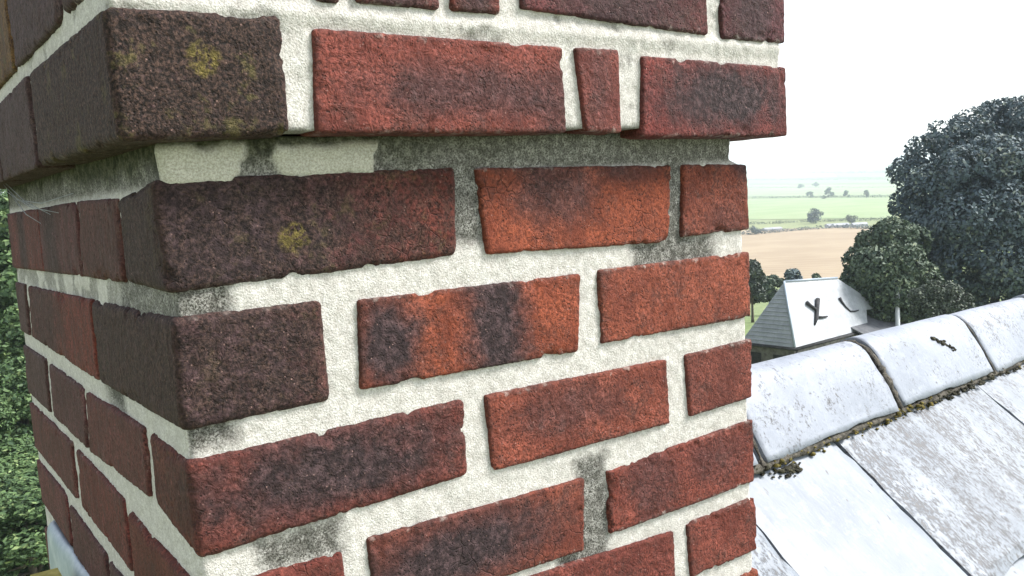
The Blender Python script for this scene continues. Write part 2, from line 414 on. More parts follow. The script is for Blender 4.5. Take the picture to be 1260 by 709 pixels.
def tree(name, base, h, rx, trunk_h, mat, seed, label, cat='tree', group=None, nleaf=9000, leaf=.22, nclump=22, clumps=None, low=.1):
    root = empty(name, base, label, cat, group)
    R = random.Random(seed)
    mb = MB(); tr = max(.05, h*.022)
    lean = (R.uniform(-.03, .03)*h, R.uniform(-.03, .03)*h)
    mb.tube([(0, 0, -.4), (0, 0, .1*h), (lean[0]*.5, lean[1]*.5, .4*h), (lean[0], lean[1], .78*h)], [tr*1.5, tr, tr*.7, tr*.22], 8)
    cl = clumps if clumps is not None else crown_clumps((0, 0, trunk_h), rx, h-trunk_h-rx*.25, nclump, seed, low)
    for c_ in cl[:14]:
        z0 = R.uniform(.25, .6)*h; p0 = np.array([lean[0]*.5, lean[1]*.5, z0]); p1 = np.array(c_[0])
        mb.tube([p0, p0*.45+p1*.55+np.array([0, 0, .03*h]), p1], [tr*.42, tr*.26, tr*.09], 6)
    link('trunk', mb.mesh('trunk', True), M_bark, root)
    foliage('crown', cl, nleaf, leaf, seed, mat, root)
    return root
def copy_tree(o, loc, rz, s, label=None, group=None):
    c = o.copy(); COL.objects.link(c); c.location = loc; c.rotation_euler = (0, 0, rz); c.scale = (s, s, s)
    if label: c['label'] = label
    if group: c['group'] = group
    for ch in list(o.children):
        k = ch.copy(); COL.objects.link(k); k.parent = c
    return c
def atd(px, py, depth):
    return CAM+(FW+RT*(px-630)/FOC-UP*(py-354.5)/FOC)*depth
def gz_(x, y): return float(hgt(np.array(float(x)), np.array(float(y))))

# --- the great tree on the right, its crown laid out lobe by lobe
bt = atd(1225, 330, 66); bb = np.array([bt[0], bt[1], gz_(bt[0], bt[1])])
lobes = []
for (px, py, rpx, dd) in [(1118, 212, 24, 0), (1142, 186, 26, 0), (1168, 168, 28, -1), (1200, 158, 30, 0), (1232, 148, 32, 1), (1262, 146, 34, 0), (1300, 150, 40, 1), (1340, 170, 45, 0), (1375, 215, 45, 0),
                          (1122, 250, 26, -1), (1150, 232, 34, -3), (1186, 214, 38, -4), (1226, 204, 42, -4), (1270, 204, 46, -4), (1320, 220, 50, -3), (1120, 282, 24, 0), (1150, 285, 38, -3), (1190, 268, 42, -5), (1238, 262, 48, -5), (1290, 272, 50, -5), (1345, 282, 50, -3),
                          (1140, 326, 30, 0), (1180, 322, 38, -4), (1225, 325, 42, -5), (1275, 332, 46, -5), (1330, 340, 50, -3), (1200, 240, 60, 5), (1270, 240, 70, 6), (1240, 190, 55, 5), (1320, 250, 60, 5), (1190, 365, 34, -2), (1240, 375, 40, -3), (1300, 385, 45, -3)]:
    p = atd(px, py, 66+dd); r_ = rpx*66/FOC
    lobes.append((tuple(p-bb), (r_, r_, r_*.85)))
tree('broad_tree', tuple(bb), 17.5, 8, 4, M_leaf, 5, 'huge dark green broad tree filling the right edge, taller than the horizon', nleaf=165000, leaf=.15, clumps=lobes)
# --- the nearer bushy tree at its lower left
bt = atd(1085, 340, 60); bb = np.array([bt[0], bt[1], gz_(bt[0], bt[1])])
lobes = []
for (px, py, rpx, dd) in [(1060, 322, 22, 0), (1078, 300, 24, 0), (1098, 288, 22, -1), (1120, 298, 24, 0), (1052, 346, 18, 0), (1078, 330, 28, -2), (1108, 322, 28, -2), (1095, 355, 30, -2), (1130, 345, 26, -1), (1062, 362, 20, -1), (1110, 375, 28, -1), (1085, 380, 28, -1), (1140, 372, 22, 0), (1095, 330, 34, 3)]:
    p = atd(px, py, 60+dd); r_ = rpx*60/FOC
    lobes.append((tuple(p-bb), (r_, r_, r_*.9)))
tree('bushy_tree', tuple(bb), 9.0, 4, 2, M_leaf_b, 15, 'lower mid green bushy tree in front of the huge dark tree, behind the white roof', nleaf=42000, leaf=.14, clumps=lobes)
# --- greyish shrubs above the near ridge
bt = atd(1155, 365, 50); bb = np.array([bt[0], bt[1], gz_(bt[0], bt[1])])
lobes = []
for (px, py, rpx, dd) in [(1130, 366, 12, 0), (1148, 360, 15, 0), (1168, 362, 15, 0), (1186, 372, 12, 0), (1140, 380, 18, 0), (1165, 382, 22, 0), (1150, 400, 25, 0), (1180, 400, 22, 0)]:
    p = atd(px, py, 50+dd); r_ = rpx*50/FOC
    lobes.append((tuple(p-bb), (r_, r_, r_)))
tree('tall_shrub', tuple(bb), 6.5, 2, 2, M_leaf_g, 25, 'pale grey green shrub just above the near ridge, under the huge dark tree', 'shrub', nleaf=16000, leaf=.085, clumps=lobes)
# --- small trees behind the hipped house
def tree_px(px, top, depth, wpx, mat, seed, label, name='garden_tree', cat='tree', nleaf=5000, leaf=.25, group=None):
    b = atd(px, top, depth); z = gz_(b[0], b[1]); h = b[2]-z
    return tree(name, (b[0], b[1], z), h, wpx*depth/FOC*.62, h*.18, mat, seed, label, cat, group, nleaf=nleaf, leaf=leaf, nclump=18, low=.25)
tree_px(924, 322, 95, 34, M_leaf_g, 31, 'rounded blue green tree beside the brick chimney edge, behind the hip roof', nleaf=8000, leaf=.3)
tree_px(975, 331, 110, 26, M_leaf, 32, 'dark clipped bush top showing just above the white roof ridge', 'garden_bush', 'bush', 4000, .22)
tree_px(1003, 336, 115, 22, M_leaf_b, 33, 'small light green bush top over the middle of the white roof ridge', 'garden_bush', 'bush', 4000, .22)
tree_px(950, 338, 112, 30, M_leaf_b, 34, 'low yellow green bush between the rounded tree and the dark bush', 'garden_bush', 'bush', 4000, .22)
# --- the wood below the left side of the chimney
wood = []
protoW = tree('woodland_tree', (0, 0, 0), 15.0, 4.4, 3.0, M_leaf_w, 51, 'x', 'tree', 'woodland trees below the chimney', nleaf=26000, leaf=.17, nclump=30, low=0.0)
spots = [(10, 46, 208), (42, 44, 350), (18, 38, 430), (44, 36, 545), (5, 33, 590), (36, 30, 640), (62, 33, 690), (-40, 46, 215), (-50, 36, 450), (-60, 30, 620), (-10, 60, 205)]
descr = ['woodland tree with the tallest crown, topmost down the left edge, just under the cobweb',
         'woodland tree crown at the left edge, next below the topmost, beside the third course',
         'woodland tree crown half way down the left edge, beside the fourth brick course',
         'bright woodland tree crown against the bricks, a little above the lead ledge',
         'dark woodland tree crown squeezed at the far left, level with the ledge top',
         'woodland tree filling the bottom left corner behind the lead ledge, the widest crown there',
         'bright woodland tree crown touching the brick edge right above the lead ledge',
         'woodland tree mostly hidden behind the topmost crown at the left edge',
         'woodland tree at the far left behind the crown half way down the left edge',
         'woodland tree low at the far left, partly behind the crown in the bottom corner',
         'tip of the farthest woodland tree, highest green at the left edge beside the cobweb']
for i, (px, dep, top) in enumerate(spots):
    p = atd(px, top, dep); z = gz_(p[0], p[1]); s = max(.35, (p[2]-z)/15.3)
    o = protoW if i == 0 else copy_tree(protoW, (0, 0, 0), 0, 1)
    o.location = (p[0], p[1], z); o.scale = (max(s, .62), max(s, .62), s); o.rotation_euler = (0, 0, i*1.3); o['label'] = descr[i]
for k, (px, dep) in enumerate([(800, 46), (790, 52), (770, 41)]):  # unseen trees added to block sky light from the house hip
    p = atd(px, 330, dep); z = gz_(p[0], p[1])
    o = copy_tree(protoW, (p[0], p[1], z), 2.1*k, 1.0, ['woodland tree beside the hipped house, mid way behind the chimney', 'woodland tree behind the hipped house end, farthest behind the chimney', 'woodland tree before the hipped house end, nearest behind the chimney'][k])
# --- valley trees and hedges (small in the picture)
def far_tree(px, base_py, hpx, wpx, seed, label, mat=M_leaf_b, group='trees dotted about the valley fields'):
    b = ground_hit(px, base_py); dep = float((b-CAM)@FW); h = hpx*dep/FOC; rx = wpx*dep/FOC*.6
    return tree('field_tree', tuple(b), h, rx, h*.12, mat, seed, label, 'tree', group, nleaf=1500, leaf=h*.055, nclump=12, low=.1)
far_tree(1003, 275, 18, 20, 61, 'largest dark round tree standing in the hedge between the green and the tan field', M_leaf)
far_tree(928, 289, 12, 16, 62, 'dark bush at the tan field corner beside the chimney edge', M_leaf)
far_tree(997, 243, 8, 9, 63, 'leftmost small tree in the row across the pale valley field')
far_tree(1020, 244, 13, 10, 64, 'tallest tree in the row across the pale valley field')
far_tree(1042, 243, 9, 8, 65, 'third small tree in the row, right of the tallest')
far_tree(1066, 244, 10, 7, 66, 'rightmost slim tree in the row across the pale valley field')
far_tree(985, 232, 6, 8, 67, 'lone far tree above the row, to the left')
far_tree(1003, 230, 6, 8, 68, 'lone far tree above the row, to the right')
far_tree(1048, 274, 10, 14, 69, 'grey green tree behind the farm sheds', M_leaf_g)
far_tree(1014, 245, 5, 5, 70, 'tiny bush left of the tallest tree in the row')
def hedge(pts, hpx, seed, label, mat=M_leaf_b, n=2600):
    W_ = [ground_hit(*q) for q in pts]; b = W_[0]
    dep = float((W_[len(W_)//2]-CAM)@FW); h = hpx*dep/FOC; R = random.Random(seed); cl = []
    for p, q in zip(W_[:-1], W_[1:]):
        L = np.linalg.norm(q-p); k = max(2, int(L/(h*.7)))
        for i in range(k+1):
            c_ = p+(q-p)*i/k; r_ = h*R.uniform(.38, .62); cl.append((tuple(c_-b+np.array([0, 0, r_*.7])), (r_*1.2, r_*1.2, r_)))
    o = foliage('hedge', cl, n, h*.16, seed, mat, None); o.location = tuple(b)
    return tag(o, label, 'hedge', 'hedgerows of the valley')
hedge([(905, 277), (960, 275), (1003, 273), (1060, 272), (1105, 270)], 4.0, 81, 'thin dark hedge along the near edge of the bright green field', M_leaf_b)
hedge([(905, 290), (940, 288), (985, 284), (1030, 281), (1100, 283)], 5.5, 82, 'thicker dark hedge along the top of the tan stubble field', M_leaf)
hedge([(905, 245), (950, 244), (990, 243.5), (1110, 243)], 3.2, 83, 'faint hedge carrying the row of small valley trees')
hedge([(905, 231), (1110, 231)], 2.2, 84, 'faint hedge line below the two lone far trees')
hedge([(905, 222), (1000, 222), (1115, 221)], 2.6, 85, 'faint far hedge below the horizon, nearest of the last two')
hedge([(905, 214), (1000, 214), (1115, 213)], 3.2, 86, 'farthest hedge line right under the horizon')
# farm sheds in the valley
M_shed_w = simple('shed_sheeting', (.42, .42, .44), (.55, .55, .57), .4)
M_shed_r = simple('shed_roof', (.28, .29, .31), (.40, .41, .44), .3)
for i, (px, py, wpx, hpx, lab) in enumerate([(1030, 280, 26, 5, 'long grey farm shed beside the round tree in the valley'), (1057, 279, 18, 5, 'shorter grey farm shed at the right of the long shed'), (950, 284, 22, 4, 'low pale farm shed between the two hedges, near the chimney')]):
    b = ground_hit(px, py); dep = float((b-CAM)@FW); k = dep/FOC
    r_ = empty('farm_shed', tuple(b), lab, 'shed', 'farm sheds in the valley', -YAW+.1*i)
    L, H, Dp = wpx*k, hpx*k*.62, wpx*k*.5
    m_ = MB(); m_.box(-L/2, L/2, -Dp/2, Dp/2, -.5, H); link('wall', m_.mesh('wall'), M_shed_w, r_)
    m_ = MB(); ov = .3
    m_.prism([(-L/2-ov, -Dp/2-ov, H+.02), (-L/2-ov, Dp/2+ov, H+.02), (-L/2-ov, 0, H+hpx*k*.42)], (L+2*ov, 0, 0)); link('roof', m_.mesh('roof'), M_shed_r, r_)

# ---------------------------------------------------------------- hip roofed house below
def house():
    E0 = np.array([43.021, 31.083, -10.03]); u1 = np.array([.99911, .04218, 0]); u2 = np.array([-.04218, .99911, 0]); UZ = np.array([0, 0, 1.])
    w_, hh, L = 1.9, 3.6, 8.11
    root = empty('hip_roofed_house', tuple(E0-UZ*4), 'small house with steep pale hipped slate roof, below the near ridge', 'house')
    def loc(p): return np.array(p)-(E0-UZ*4)
    # material of the two slopes: same slate, courses as real ribs
    t = NT('house_slate', .5, .5)
    c_ = t.mix(t.ss(t.noise(1.6, 5, .65), .35, .66), (.33, .35, .375), (.44, .46, .485)); c_ = t.mix(t.math('MULTIPLY', t.ss(t.noise(9, 4, .7), .52, .68), .4), c_, (.19, .195, .21)); t.col(c_)
    Ms = t.m
    Md = simple('house_dark_slate', (.10, .11, .125), (.17, .18, .20), 3)
    Mw = simple('house_stone', (.10, .095, .09), (.2, .19, .18), 4, .9, 4, .6, .05)
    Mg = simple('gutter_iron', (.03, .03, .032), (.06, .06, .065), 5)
    A1 = E0+w_*(u1+u2)+hh*UZ; A2 = E0+(L-2.9)*u1+w_*u2+hh*UZ
    ER = E0+L*u1; BL = E0+2*w_*u2; BR = ER+2*w_*u2
    # front slope with the valley notch at its right end
    nrm = np.cross(u1, (A1-E0)-u1*((A1-E0)@u1)); nrm /= np.linalg.norm(nrm)
    def onplane(px, py):
        d = FW+RT*(px-630)/FOC-UP*(py-354.5)/FOC; tt = ((E0-CAM)@nrm)/(d@nrm); return CAM+d*tt
    N1 = onplane(1066, 381); N2 = onplane(1086, 379); R_ = onplane(1030, 342.5)
    A2 = R_
    th = -.10*nrm
    def slope(poly, name, rib, matn):
        m_ = MB(); m_.prism([loc(p) for p in poly], th if rib is None else rib)
        return link(name, m_.mesh(name), matn, root)
    slope([E0, ER, N1, N2, A2, A1], 'roof_slope', -.08*nrm, Ms).__setitem__('label', 'pale sunlit front slope of the hipped roof')
    hn = np.cross(A1-E0, BL-E0); hn /= np.linalg.norm(hn); hn = hn if hn[2] > 0 else -hn
    slope([E0, A1, BL], 'roof_slope', -.08*hn, Ms).__setitem__('label', 'grey shaded hip end of the roof')
    # courses of slates: thin ribs standing proud on both faces
    m_ = MB()
    for i in range(1, 15):
        f_ = i/15
        a_ = E0+(A1-E0)*f_; b_ = BL+(A1-BL)*f_; m_.prism([loc(a_+hn*.004), loc(b_+hn*.004), loc(b_+hn*.03+(BL-b_)*0-(A1-BL)*.012), loc(a_+hn*.03-(A1-E0)*.012)], hn*.012)
    link('slate_course', m_.mesh('slate_course'), Ms, root)
    bn = np.cross(A2-A1, BL-A1); bn /= np.linalg.norm(bn); bn = bn if bn[2] > 0 else -bn
    B2 = A2+(N2-A2); B3 = B2+u2*((BL-N2)@u2)*.98
    m_ = MB(); m_.prism([loc(A1), loc(A2), loc(BL+u1*6.2), loc(BL)], -.06*bn); link('roof_slope', m_.mesh('roof_slope'), Ms, root)
    m_ = MB(); m_.prism([loc(A2), loc(N2), loc(BL+u1*6.2)], -.06*u1-.03*UZ); link('roof_slope', m_.mesh('roof_slope'), Ms, root)
    # ridge and hip rolls
    for a_, b_ in ((A1, A2), (A1, E0)):
        m_ = MB(); m_.tube([loc(a_+UZ*.03), loc(b_+UZ*.03)], .07, 8); link('ridge_roll', m_.mesh('ridge_roll', True), M_lead, root)
    # gutter, fascia, walls
    for a_, b_ in ((E0-u2*.08-u1*.1, ER-u2*.08), (E0-u1*.08-u2*.1, BL-u1*.08)):
        m_ = MB(); m_.tube([loc(a_-UZ*.10), loc(b_-UZ*.10)], .09, 8); link('gutter', m_.mesh('gutter', True), Mg, root)
    m_ = MB(); i1 = .18
    q = [E0+u1*i1+u2*i1, ER-u1*i1+u2*i1, BR-u1*i1-u2*i1, BL+u1*i1-u2*i1]
    m_.prism([loc(p-UZ*.16) for p in q], -UZ*4.4); link('wall', m_.mesh('wall'), Mw, root)
    for k in (.42, 2.2):
        m_ = MB(); p = E0+u2*(k+.3)+u1*(i1-.03)-UZ*1.7
        m_.prism([loc(p), loc(p+u2*.9), loc(p+u2*.9+UZ*1.1), loc(p+UZ*1.1)], u1*.04)
        link('window', m_.mesh('window'), Mg, root)
    m_ = MB(); p = E0+u1*.26+u2*.04; m_.tube([loc(p-UZ*.1), loc(p-UZ*4)], .05, 8); link('downpipe', m_.mesh('downpipe', True), Mg, root)
    return E0, u1, u2, UZ, nrm, onplane, Ms, Mg, A2
E0, u1, u2, UZ, hn1, onplane, Ms_h, Mg_h, A2_h = house()
# dark tubes on the pale slope: a forked shape and a bent strip beside it
def rod_on_roof(name, strokes, label, cat):
    base = onplane(*strokes[0][0][0]); root = empty(name, tuple(base), label, cat)
    for pts, rad, nm in strokes:
        m_ = MB(); P = [onplane(q[0], q[1])+hn1*q[2]-base for q in pts]; m_.tube(P, rad, 8)
        link(nm, m_.mesh(nm, True), Mg_h, root)
    return root
def rp(px, py, h): return (px, py, h)
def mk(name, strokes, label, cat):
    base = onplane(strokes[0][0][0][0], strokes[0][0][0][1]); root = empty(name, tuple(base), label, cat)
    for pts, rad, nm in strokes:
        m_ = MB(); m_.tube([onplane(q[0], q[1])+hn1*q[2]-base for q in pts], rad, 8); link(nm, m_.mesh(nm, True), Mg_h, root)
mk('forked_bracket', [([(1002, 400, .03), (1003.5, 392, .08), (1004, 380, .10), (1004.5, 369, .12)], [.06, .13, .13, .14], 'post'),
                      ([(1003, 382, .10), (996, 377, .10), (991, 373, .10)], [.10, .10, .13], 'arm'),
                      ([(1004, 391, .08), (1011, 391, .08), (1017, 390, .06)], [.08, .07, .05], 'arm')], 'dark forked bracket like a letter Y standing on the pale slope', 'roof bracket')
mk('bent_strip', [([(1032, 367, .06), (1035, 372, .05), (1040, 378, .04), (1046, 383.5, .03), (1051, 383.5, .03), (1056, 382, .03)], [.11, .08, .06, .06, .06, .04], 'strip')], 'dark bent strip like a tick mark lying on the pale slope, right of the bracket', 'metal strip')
# flue pipe
p = atd(1104, 352, 57); fr = empty('flue_pipe', (p[0], p[1], gz_(p[0], p[1])), 'slim white flue pipe standing in front of the dark trees', 'flue')
zt = p[2]-gz_(p[0], p[1]); m_ = MB(); m_.tube([(0, 0, 0), (0, 0, zt-.35)], .14, 12); link('pipe', m_.mesh('pipe', True), simple('flue_enamel', (.55, .58, .62), (.68, .70, .73), 3), fr)
m_ = MB(); m_.tube([(0, 0, zt-.35), (0, 0, zt-.3), (0, 0, zt)], [.2, .24, .2], 12); link('cowl', m_.mesh('cowl', True), simple('flue_cowl', (.3, .32, .34), (.42, .44, .47), 3), fr)
# lean-to with a grey roof right of the house
zl = -10.12
def zhit(px, py, z):
    d = FW+RT*(px-630)/FOC-UP*(py-354.5)/FOC; return CAM+d*((z-CAM[2])/d[2])
pA = zhit(1064, 412, zl); lr = empty('outbuilding', tuple(pA-UZ*3.6), 'low grey roofed outbuilding attached at the right of the hipped house', 'outbuilding')
ll = lambda q: np.array(q)-(pA-UZ*3.6)
pB = pA+u1*5.2; pC = pB+u2*3.2+UZ*1.35; pD = pA+u2*3.2+UZ*1.35
m_ = MB(); m_.prism([ll(pA), ll(pB), ll(pC), ll(pD)], (0, 0, -.1)); link('roof', m_.mesh('roof'), simple('outbuilding_felt', (.085, .09, .10), (.14, .145, .155), 2.5, .8), lr)
m_ = MB(); a_ = pA+u1*.15+u2*.15-UZ*.1; m_.prism([ll(a_), ll(a_+u1*4.9), ll(a_+u1*4.9-UZ*3.6), ll(a_-UZ*3.6)], u2*2.9); link('wall', m_.mesh('wall'), M_wallstone, lr)
m_ = MB(); m_.tube([ll(pD+UZ*.05), ll(pC+UZ*.05)], .09, 8); link('ridge_roll', m_.mesh('ridge_roll', True), M_lead, lr)

# ================================================================== THE NEAR ROOF
RO = np.array([1.319, .277, -.457])                      # foot of the ridge tiles
e1 = np.array([.99330517, .11061358, -.03330871]); e1 /= np.linalg.norm(e1)
n1 = np.array([-.1107, .9939, 0.0])
pitch = math.radians(41)
e2 = -math.cos(pitch)*n1; e2[2] = -math.sin(pitch); e2 -= e1*(e2@e1); e2 /= np.linalg.norm(e2)
N = np.cross(e2, e1); N = N if N[2] > 0 else -N; N /= np.linalg.norm(N)
house_root = empty('near_house', (1.3, .3, -14.0), 'house under the camera, its pale slate roof and ridge running away at the right', 'house')
HR = np.array([1.3, .3, -14.0])
def rl(p): return np.asarray(p)-HR
APX = RO+n1*.095+np.array([0, 0, 1])*(.095*math.tan(pitch)-.016)
NZ = n1.copy()
e2b = math.cos(pitch)*n1; e2b = e2b+np.array([0, 0, -math.sin(pitch)]); e2b -= e1*(e2b@e1); e2b /= np.linalg.norm(e2b)
Nb = np.cross(e1, e2b); Nb = Nb if Nb[2] > 0 else -Nb; Nb /= np.linalg.norm(Nb)
S0, S1, TL = -1.36, 6.6, 4.2
m_ = MB()
m_.prism([rl(APX+e1*S0-N*.03), rl(APX+e1*S1-N*.03), rl(APX+e1*S1+e2*TL-N*.03), rl(APX+e1*S0+e2*TL-N*.03)], -N*.02)
roof = link('roof', m_.mesh('roof'), M_wood, house_root)
roof['label'] = 'underside boarding carrying the slates and ridge tiles'
m_ = MB(); m_.prism([rl(APX+e1*S0-Nb*.03), rl(APX+e1*S1-Nb*.03), rl(APX+e1*S1+e2b*TL-Nb*.03), rl(APX+e1*S0+e2b*TL-Nb*.03)], -Nb*.02)
link('boarding', m_.mesh('boarding'), M_wood, roof)
m_ = MB()
w0 = APX+e1*(S0+.03)-np.array([0, 0, .08]); w1 = APX+e1*(S1-.2)-np.array([0, 0, .08])
hb = (TL-.35)
prof = [w0, w0+e2*hb-np.array([0, 0, .06]), (w0+e2*hb)*np.array([1, 1, 0])+np.array([0, 0, -14.2]), (w0+e2b*hb)*np.array([1, 1, 0])+np.array([0, 0, -14.2]), w0+e2b*hb-np.array([0, 0, .06])]
m_.prism([rl(p) for p in prof], (w1-w0)); link('wall', m_.mesh('wall'), M_wallstone, house_root)

# slates: every one its own piece, with broken edges, laid half bonded
CH = (-.012, .556, -.006, .706)   # chimney footprint
def slate_mesh(wd, ln, seed, th=.011):
    nu, nv = 15, 19
    u = np.linspace(0, wd, nu); v = np.linspace(0, ln, nv)
    U, V_ = np.meshgrid(u, v, indexing='ij')
    R = np.random.RandomState(seed)
    q = np.stack([U*9, V_*9, np.full_like(U, seed*3.7)], -1)
    zt = .004*(fbm(q, 3)-.5)
    ed = np.minimum(np.minimum(U, wd-U), np.minimum(V_, ln-V_))
    jx = (fbm(q*3.3+5, 2)-.5)*.014; jy = (fbm(q*3.3+9, 2)-.5)*.018
    onx = ((U == 0) | (U == wd)).astype(float); ony = ((V_ == 0) | (V_ == ln)).astype(float)
    X = U+jx*onx; Y = V_+jy*ony
    top = np.stack([X, Y, zt+th-.004*(ed == 0)], -1).reshape(-1, 3)
    bot = np.stack([X, Y, zt*0], -1).reshape(-1, 3)
    F = sheet(top, nu, nv); n = nu*nv
    I = np.arange(n).reshape(nu, nv)
    ring = list(I[:, 0])+list(I[-1, 1:])+list(I[-2::-1, -1])+list(I[0, -2:0:-1])
    Fs = [tuple(f) for f in F]+[tuple(int(x)+n for x in f[::-1]) for f in F]+[(int(a), int(a)+n, int(b)+n, int(b)) for a, b in zip(ring, ring[1:]+ring[:1])]
    me = mesh_np('slate', np.concatenate([top, bot]), [f[::-1] for f in Fs], False); me.materials.append(M_slate); return me
GAU, SW = .285, .60
variants = {}
def put_slate(s0, s1, t0, t1, course, stain, side, seed):
    wd, ln = round(s1-s0, 3), round(t1-t0, 3)
    key = (wd, ln, seed % 4 if abs(wd-.594) < .02 else seed)
    if key not in variants: variants[key] = slate_mesh(wd, ln, (seed % 4)+1 if abs(wd-.594) < .02 else seed)
    a, nn, o0 = (e2, N, RO) if side == 0 else (e2b, Nb, RO+n1*.19)
    tilt = .013
    d2 = a*math.cos(tilt*1.6)+nn*(.0)
    x_ = e1 if side == 0 else e1
    y_ = a
    z_ = nn
    base = o0-nn*.030+x_*s0+y_*t0
    yy = y_*1.0+z_*(.016/ln)
    yy /= np.linalg.norm(yy); zz = np.cross(x_, yy); zz = zz if zz@nn > 0 else -zz
    o = bpy.data.objects.new('slate', variants[key]); COL.objects.link(o); o.parent = roof
    sgn = 1 if np.cross(x_, yy)@zz > 0 else -1
    b_ = rl(base)
    o.matrix_local = Matrix(((x_[0], yy[0], zz[0], b_[0]), (x_[1], yy[1], zz[1], b_[1]), (x_[2], yy[2], zz[2], b_[2]), (0, 0, 0, 1)))
    o['stain'] = float(stain); o['seed'] = float(seed*1.37 % 50)
    return o
def in_ch(p): return CH[0] < p[0] < CH[1] and CH[2] < p[1] < CH[3]
seed = 10
slates_front = []
joints0 = -.236                                            # measured joint in the top course
for row in range(14):
    t0 = -.035+GAU*row if row else -.05; t1 = GAU*(row+1)+.012
    off = joints0 if row % 2 == 0 else joints0+.075
    wdt = .60 if row % 2 else .60
    k = -3
    s = off-3*wdt
    edges = []
    if row == 0: edges = [-1.36, -1.16, -.555, -.236, .365, .93, 1.52, 2.1, 2.7, 3.3, 3.9, 4.5, 5.1, 5.7, 6.3]
    else:
        x0_ = (joints0+.30 if row % 2 else joints0)-2.4+.02*math.sin(row*2.1)
        edges = [x0_+.6*i for i in range(0, 16)]
        edges = [-1.36]+[e for e in edges if e > -1.30]
    for a_, b_ in zip(edges[:-1], edges[1:]):
        seed += 1
        s0, s1 = a_+.003, b_-.003
        # keep clear of the chimney: trim against its right face
        mid_t = (t0+t1)/2
        p0 = RO+e1*s0+e2*t0; p1 = RO+e1*s1+e2*t0
        if p0[1] > CH[2] and p0[0] < CH[1]:
            if p1[0] <= CH[1]+.03: continue
            s0 = s0+(CH[1]+.006-p0[0])/e1[0]
        st = [.1, .9, .35, 0.0][seed % 4]
        if row == 0: st = {(-.555): .12, (-.236): .85, (.365): .7}.get(a_, .75 if a_ < -.5 else st)
        if row == 1: st = .2
        slates_front.append(put_slate(round(s0, 3), round(s1, 3), t0, t1, row, st, 0, seed))
for row in range(14):
    t0 = -.05 if row == 0 else -.035+GAU*row; t1 = GAU*(row+1)+.012
    edges = [-1.36]+[e for e in [-2.4+(.3 if row % 2 else 0)+.6*i for i in range(16)] if e > -1.3]
    for a_, b_ in zip(edges[:-1], edges[1:]):
        seed += 1; s0, s1 = a_+.003, b_-.003
        p0 = RO+n1*.19+e1*s0+e2b*t0; p1 = RO+n1*.19+e1*s1+e2b*t0
        if p0[1] < CH[3] and p0[0] < CH[1]:
            if p1[0] <= CH[1]+.03: continue
            s0 = s0+(CH[1]+.006-p0[0])/e1[0]
        put_slate(round(s0, 3), round(s1, 3), t0, t1, row, [.1, .9, .35, 0][seed % 4], 1, seed)
# ridge tiles
PR = [(0, 0), (.018, .034), (.037, .067), (.056, .096), (.074, .112), (.095, .117)]
PR = PR+[(.19-a, b) for a, b in PR[-2::-1]]
def resample(pr, n):
    pr = np.array(pr); d = np.concatenate([[0], np.cumsum(np.linalg.norm(np.diff(pr, axis=0), axis=1))])
    q = np.linspace(0, d[-1], n); return np.stack([np.interp(q, d, pr[:, 0]), np.interp(q, d, pr[:, 1])], 1)
def ridge_mesh(L, seed):
    nu, nv = 24, 30
    pr = resample(PR, nv); U = np.linspace(0, L, nu)
    # smooth the polyline
    for _ in range(1): pr[1:-1] = .5*pr[1:-1]+.25*(pr[:-2]+pr[2:])
    tn = np.gradient(pr, axis=0); tn /= np.linalg.norm(tn, axis=1)[:, None]; no = np.stack([-tn[:, 1], tn[:, 0]], 1)
    outs = []
    for th in (0, -.014):
        X = np.repeat(U[:, None], nv, 1); Y = np.repeat((pr[:, 0]+no[:, 0]*th)[None], nu, 0); Z = np.repeat((pr[:, 1]+no[:, 1]*th)[None], nu, 0)
        q = np.stack([X*7+seed*5, Y*7, Z*7], -1)
        d = .0045*(fbm(q, 3)-.5)
        endm = np.zeros_like(X); endm[0] = -1; endm[-1] = 1
        X = X+endm*(fbm(q*4, 2)-.5)*.016
        em = np.zeros_like(X); em[:, 0] = 1; em[:, -1] = 1
        Z = Z+d+em*(fbm(q*3+3, 2)-.5)*.012
        Z = Z-.0*((np.arange(nu) == 0) | (np.arange(nu) == nu-1))[:, None]
        outs.append(np.stack([X, Y, Z], -1).reshape(-1, 3))
    F = sheet(outs[0], nu, nv); n = nu*nv; I = np.arange(n).reshape(nu, nv)
    ring = list(I[:, 0])+list(I[-1, 1:])+list(I[-2::-1, -1])+list(I[0, -2:0:-1])
    Fs = [tuple(map(int, f)) for f in F]+[tuple(int(x)+n for x in f[::-1]) for f in F]+[(int(a), int(a)+n, int(b)+n, int(b)) for a, b in zip(ring, ring[1:]+ring[:1])]
    me = mesh_np('ridge_tile', np.concatenate(outs), Fs, True); me.materials.append(M_ridge)
    smf = np.ones(len(Fs), bool); smf[-len(ring):] = False; me.polygons.foreach_set('use_smooth', smf)
    return me
rmesh = [ridge_mesh(.436, k) for k in range(4)]
UZv = np.array([0, 0, 1.0])
def put_ridge(s0, k):
    o = bpy.data.objects.new('ridge_tile', rmesh[k % 4]); COL.objects.link(o); o.parent = roof
    y_ = n1-e1*(n1@e1); y_ /= np.linalg.norm(y_); z_ = np.cross(e1, y_)
    j = rnd.uniform(-.004, .004); b_ = rl(RO+e1*s0+UZv*j)
    o.matrix_local = Matrix(((e1[0], y_[0], z_[0], b_[0]), (e1[1], y_[1], z_[1], b_[1]), (e1[2], y_[2], z_[2], b_[2]), (0, 0, 0, 1)))
    o['stain'] = [.5, .62, .52, .7][k % 4]; o['seed'] = k*2.9+1
    return o
ss_ = [-.924, -.468, -.012, .444, .900, 1.356, 1.812, 2.268, 2.724, 3.18, 3.636, 4.092, 4.548, 5.004, 5.46, 5.9]
for k, s_ in enumerate(ss_): put_ridge(s_+.010, k)
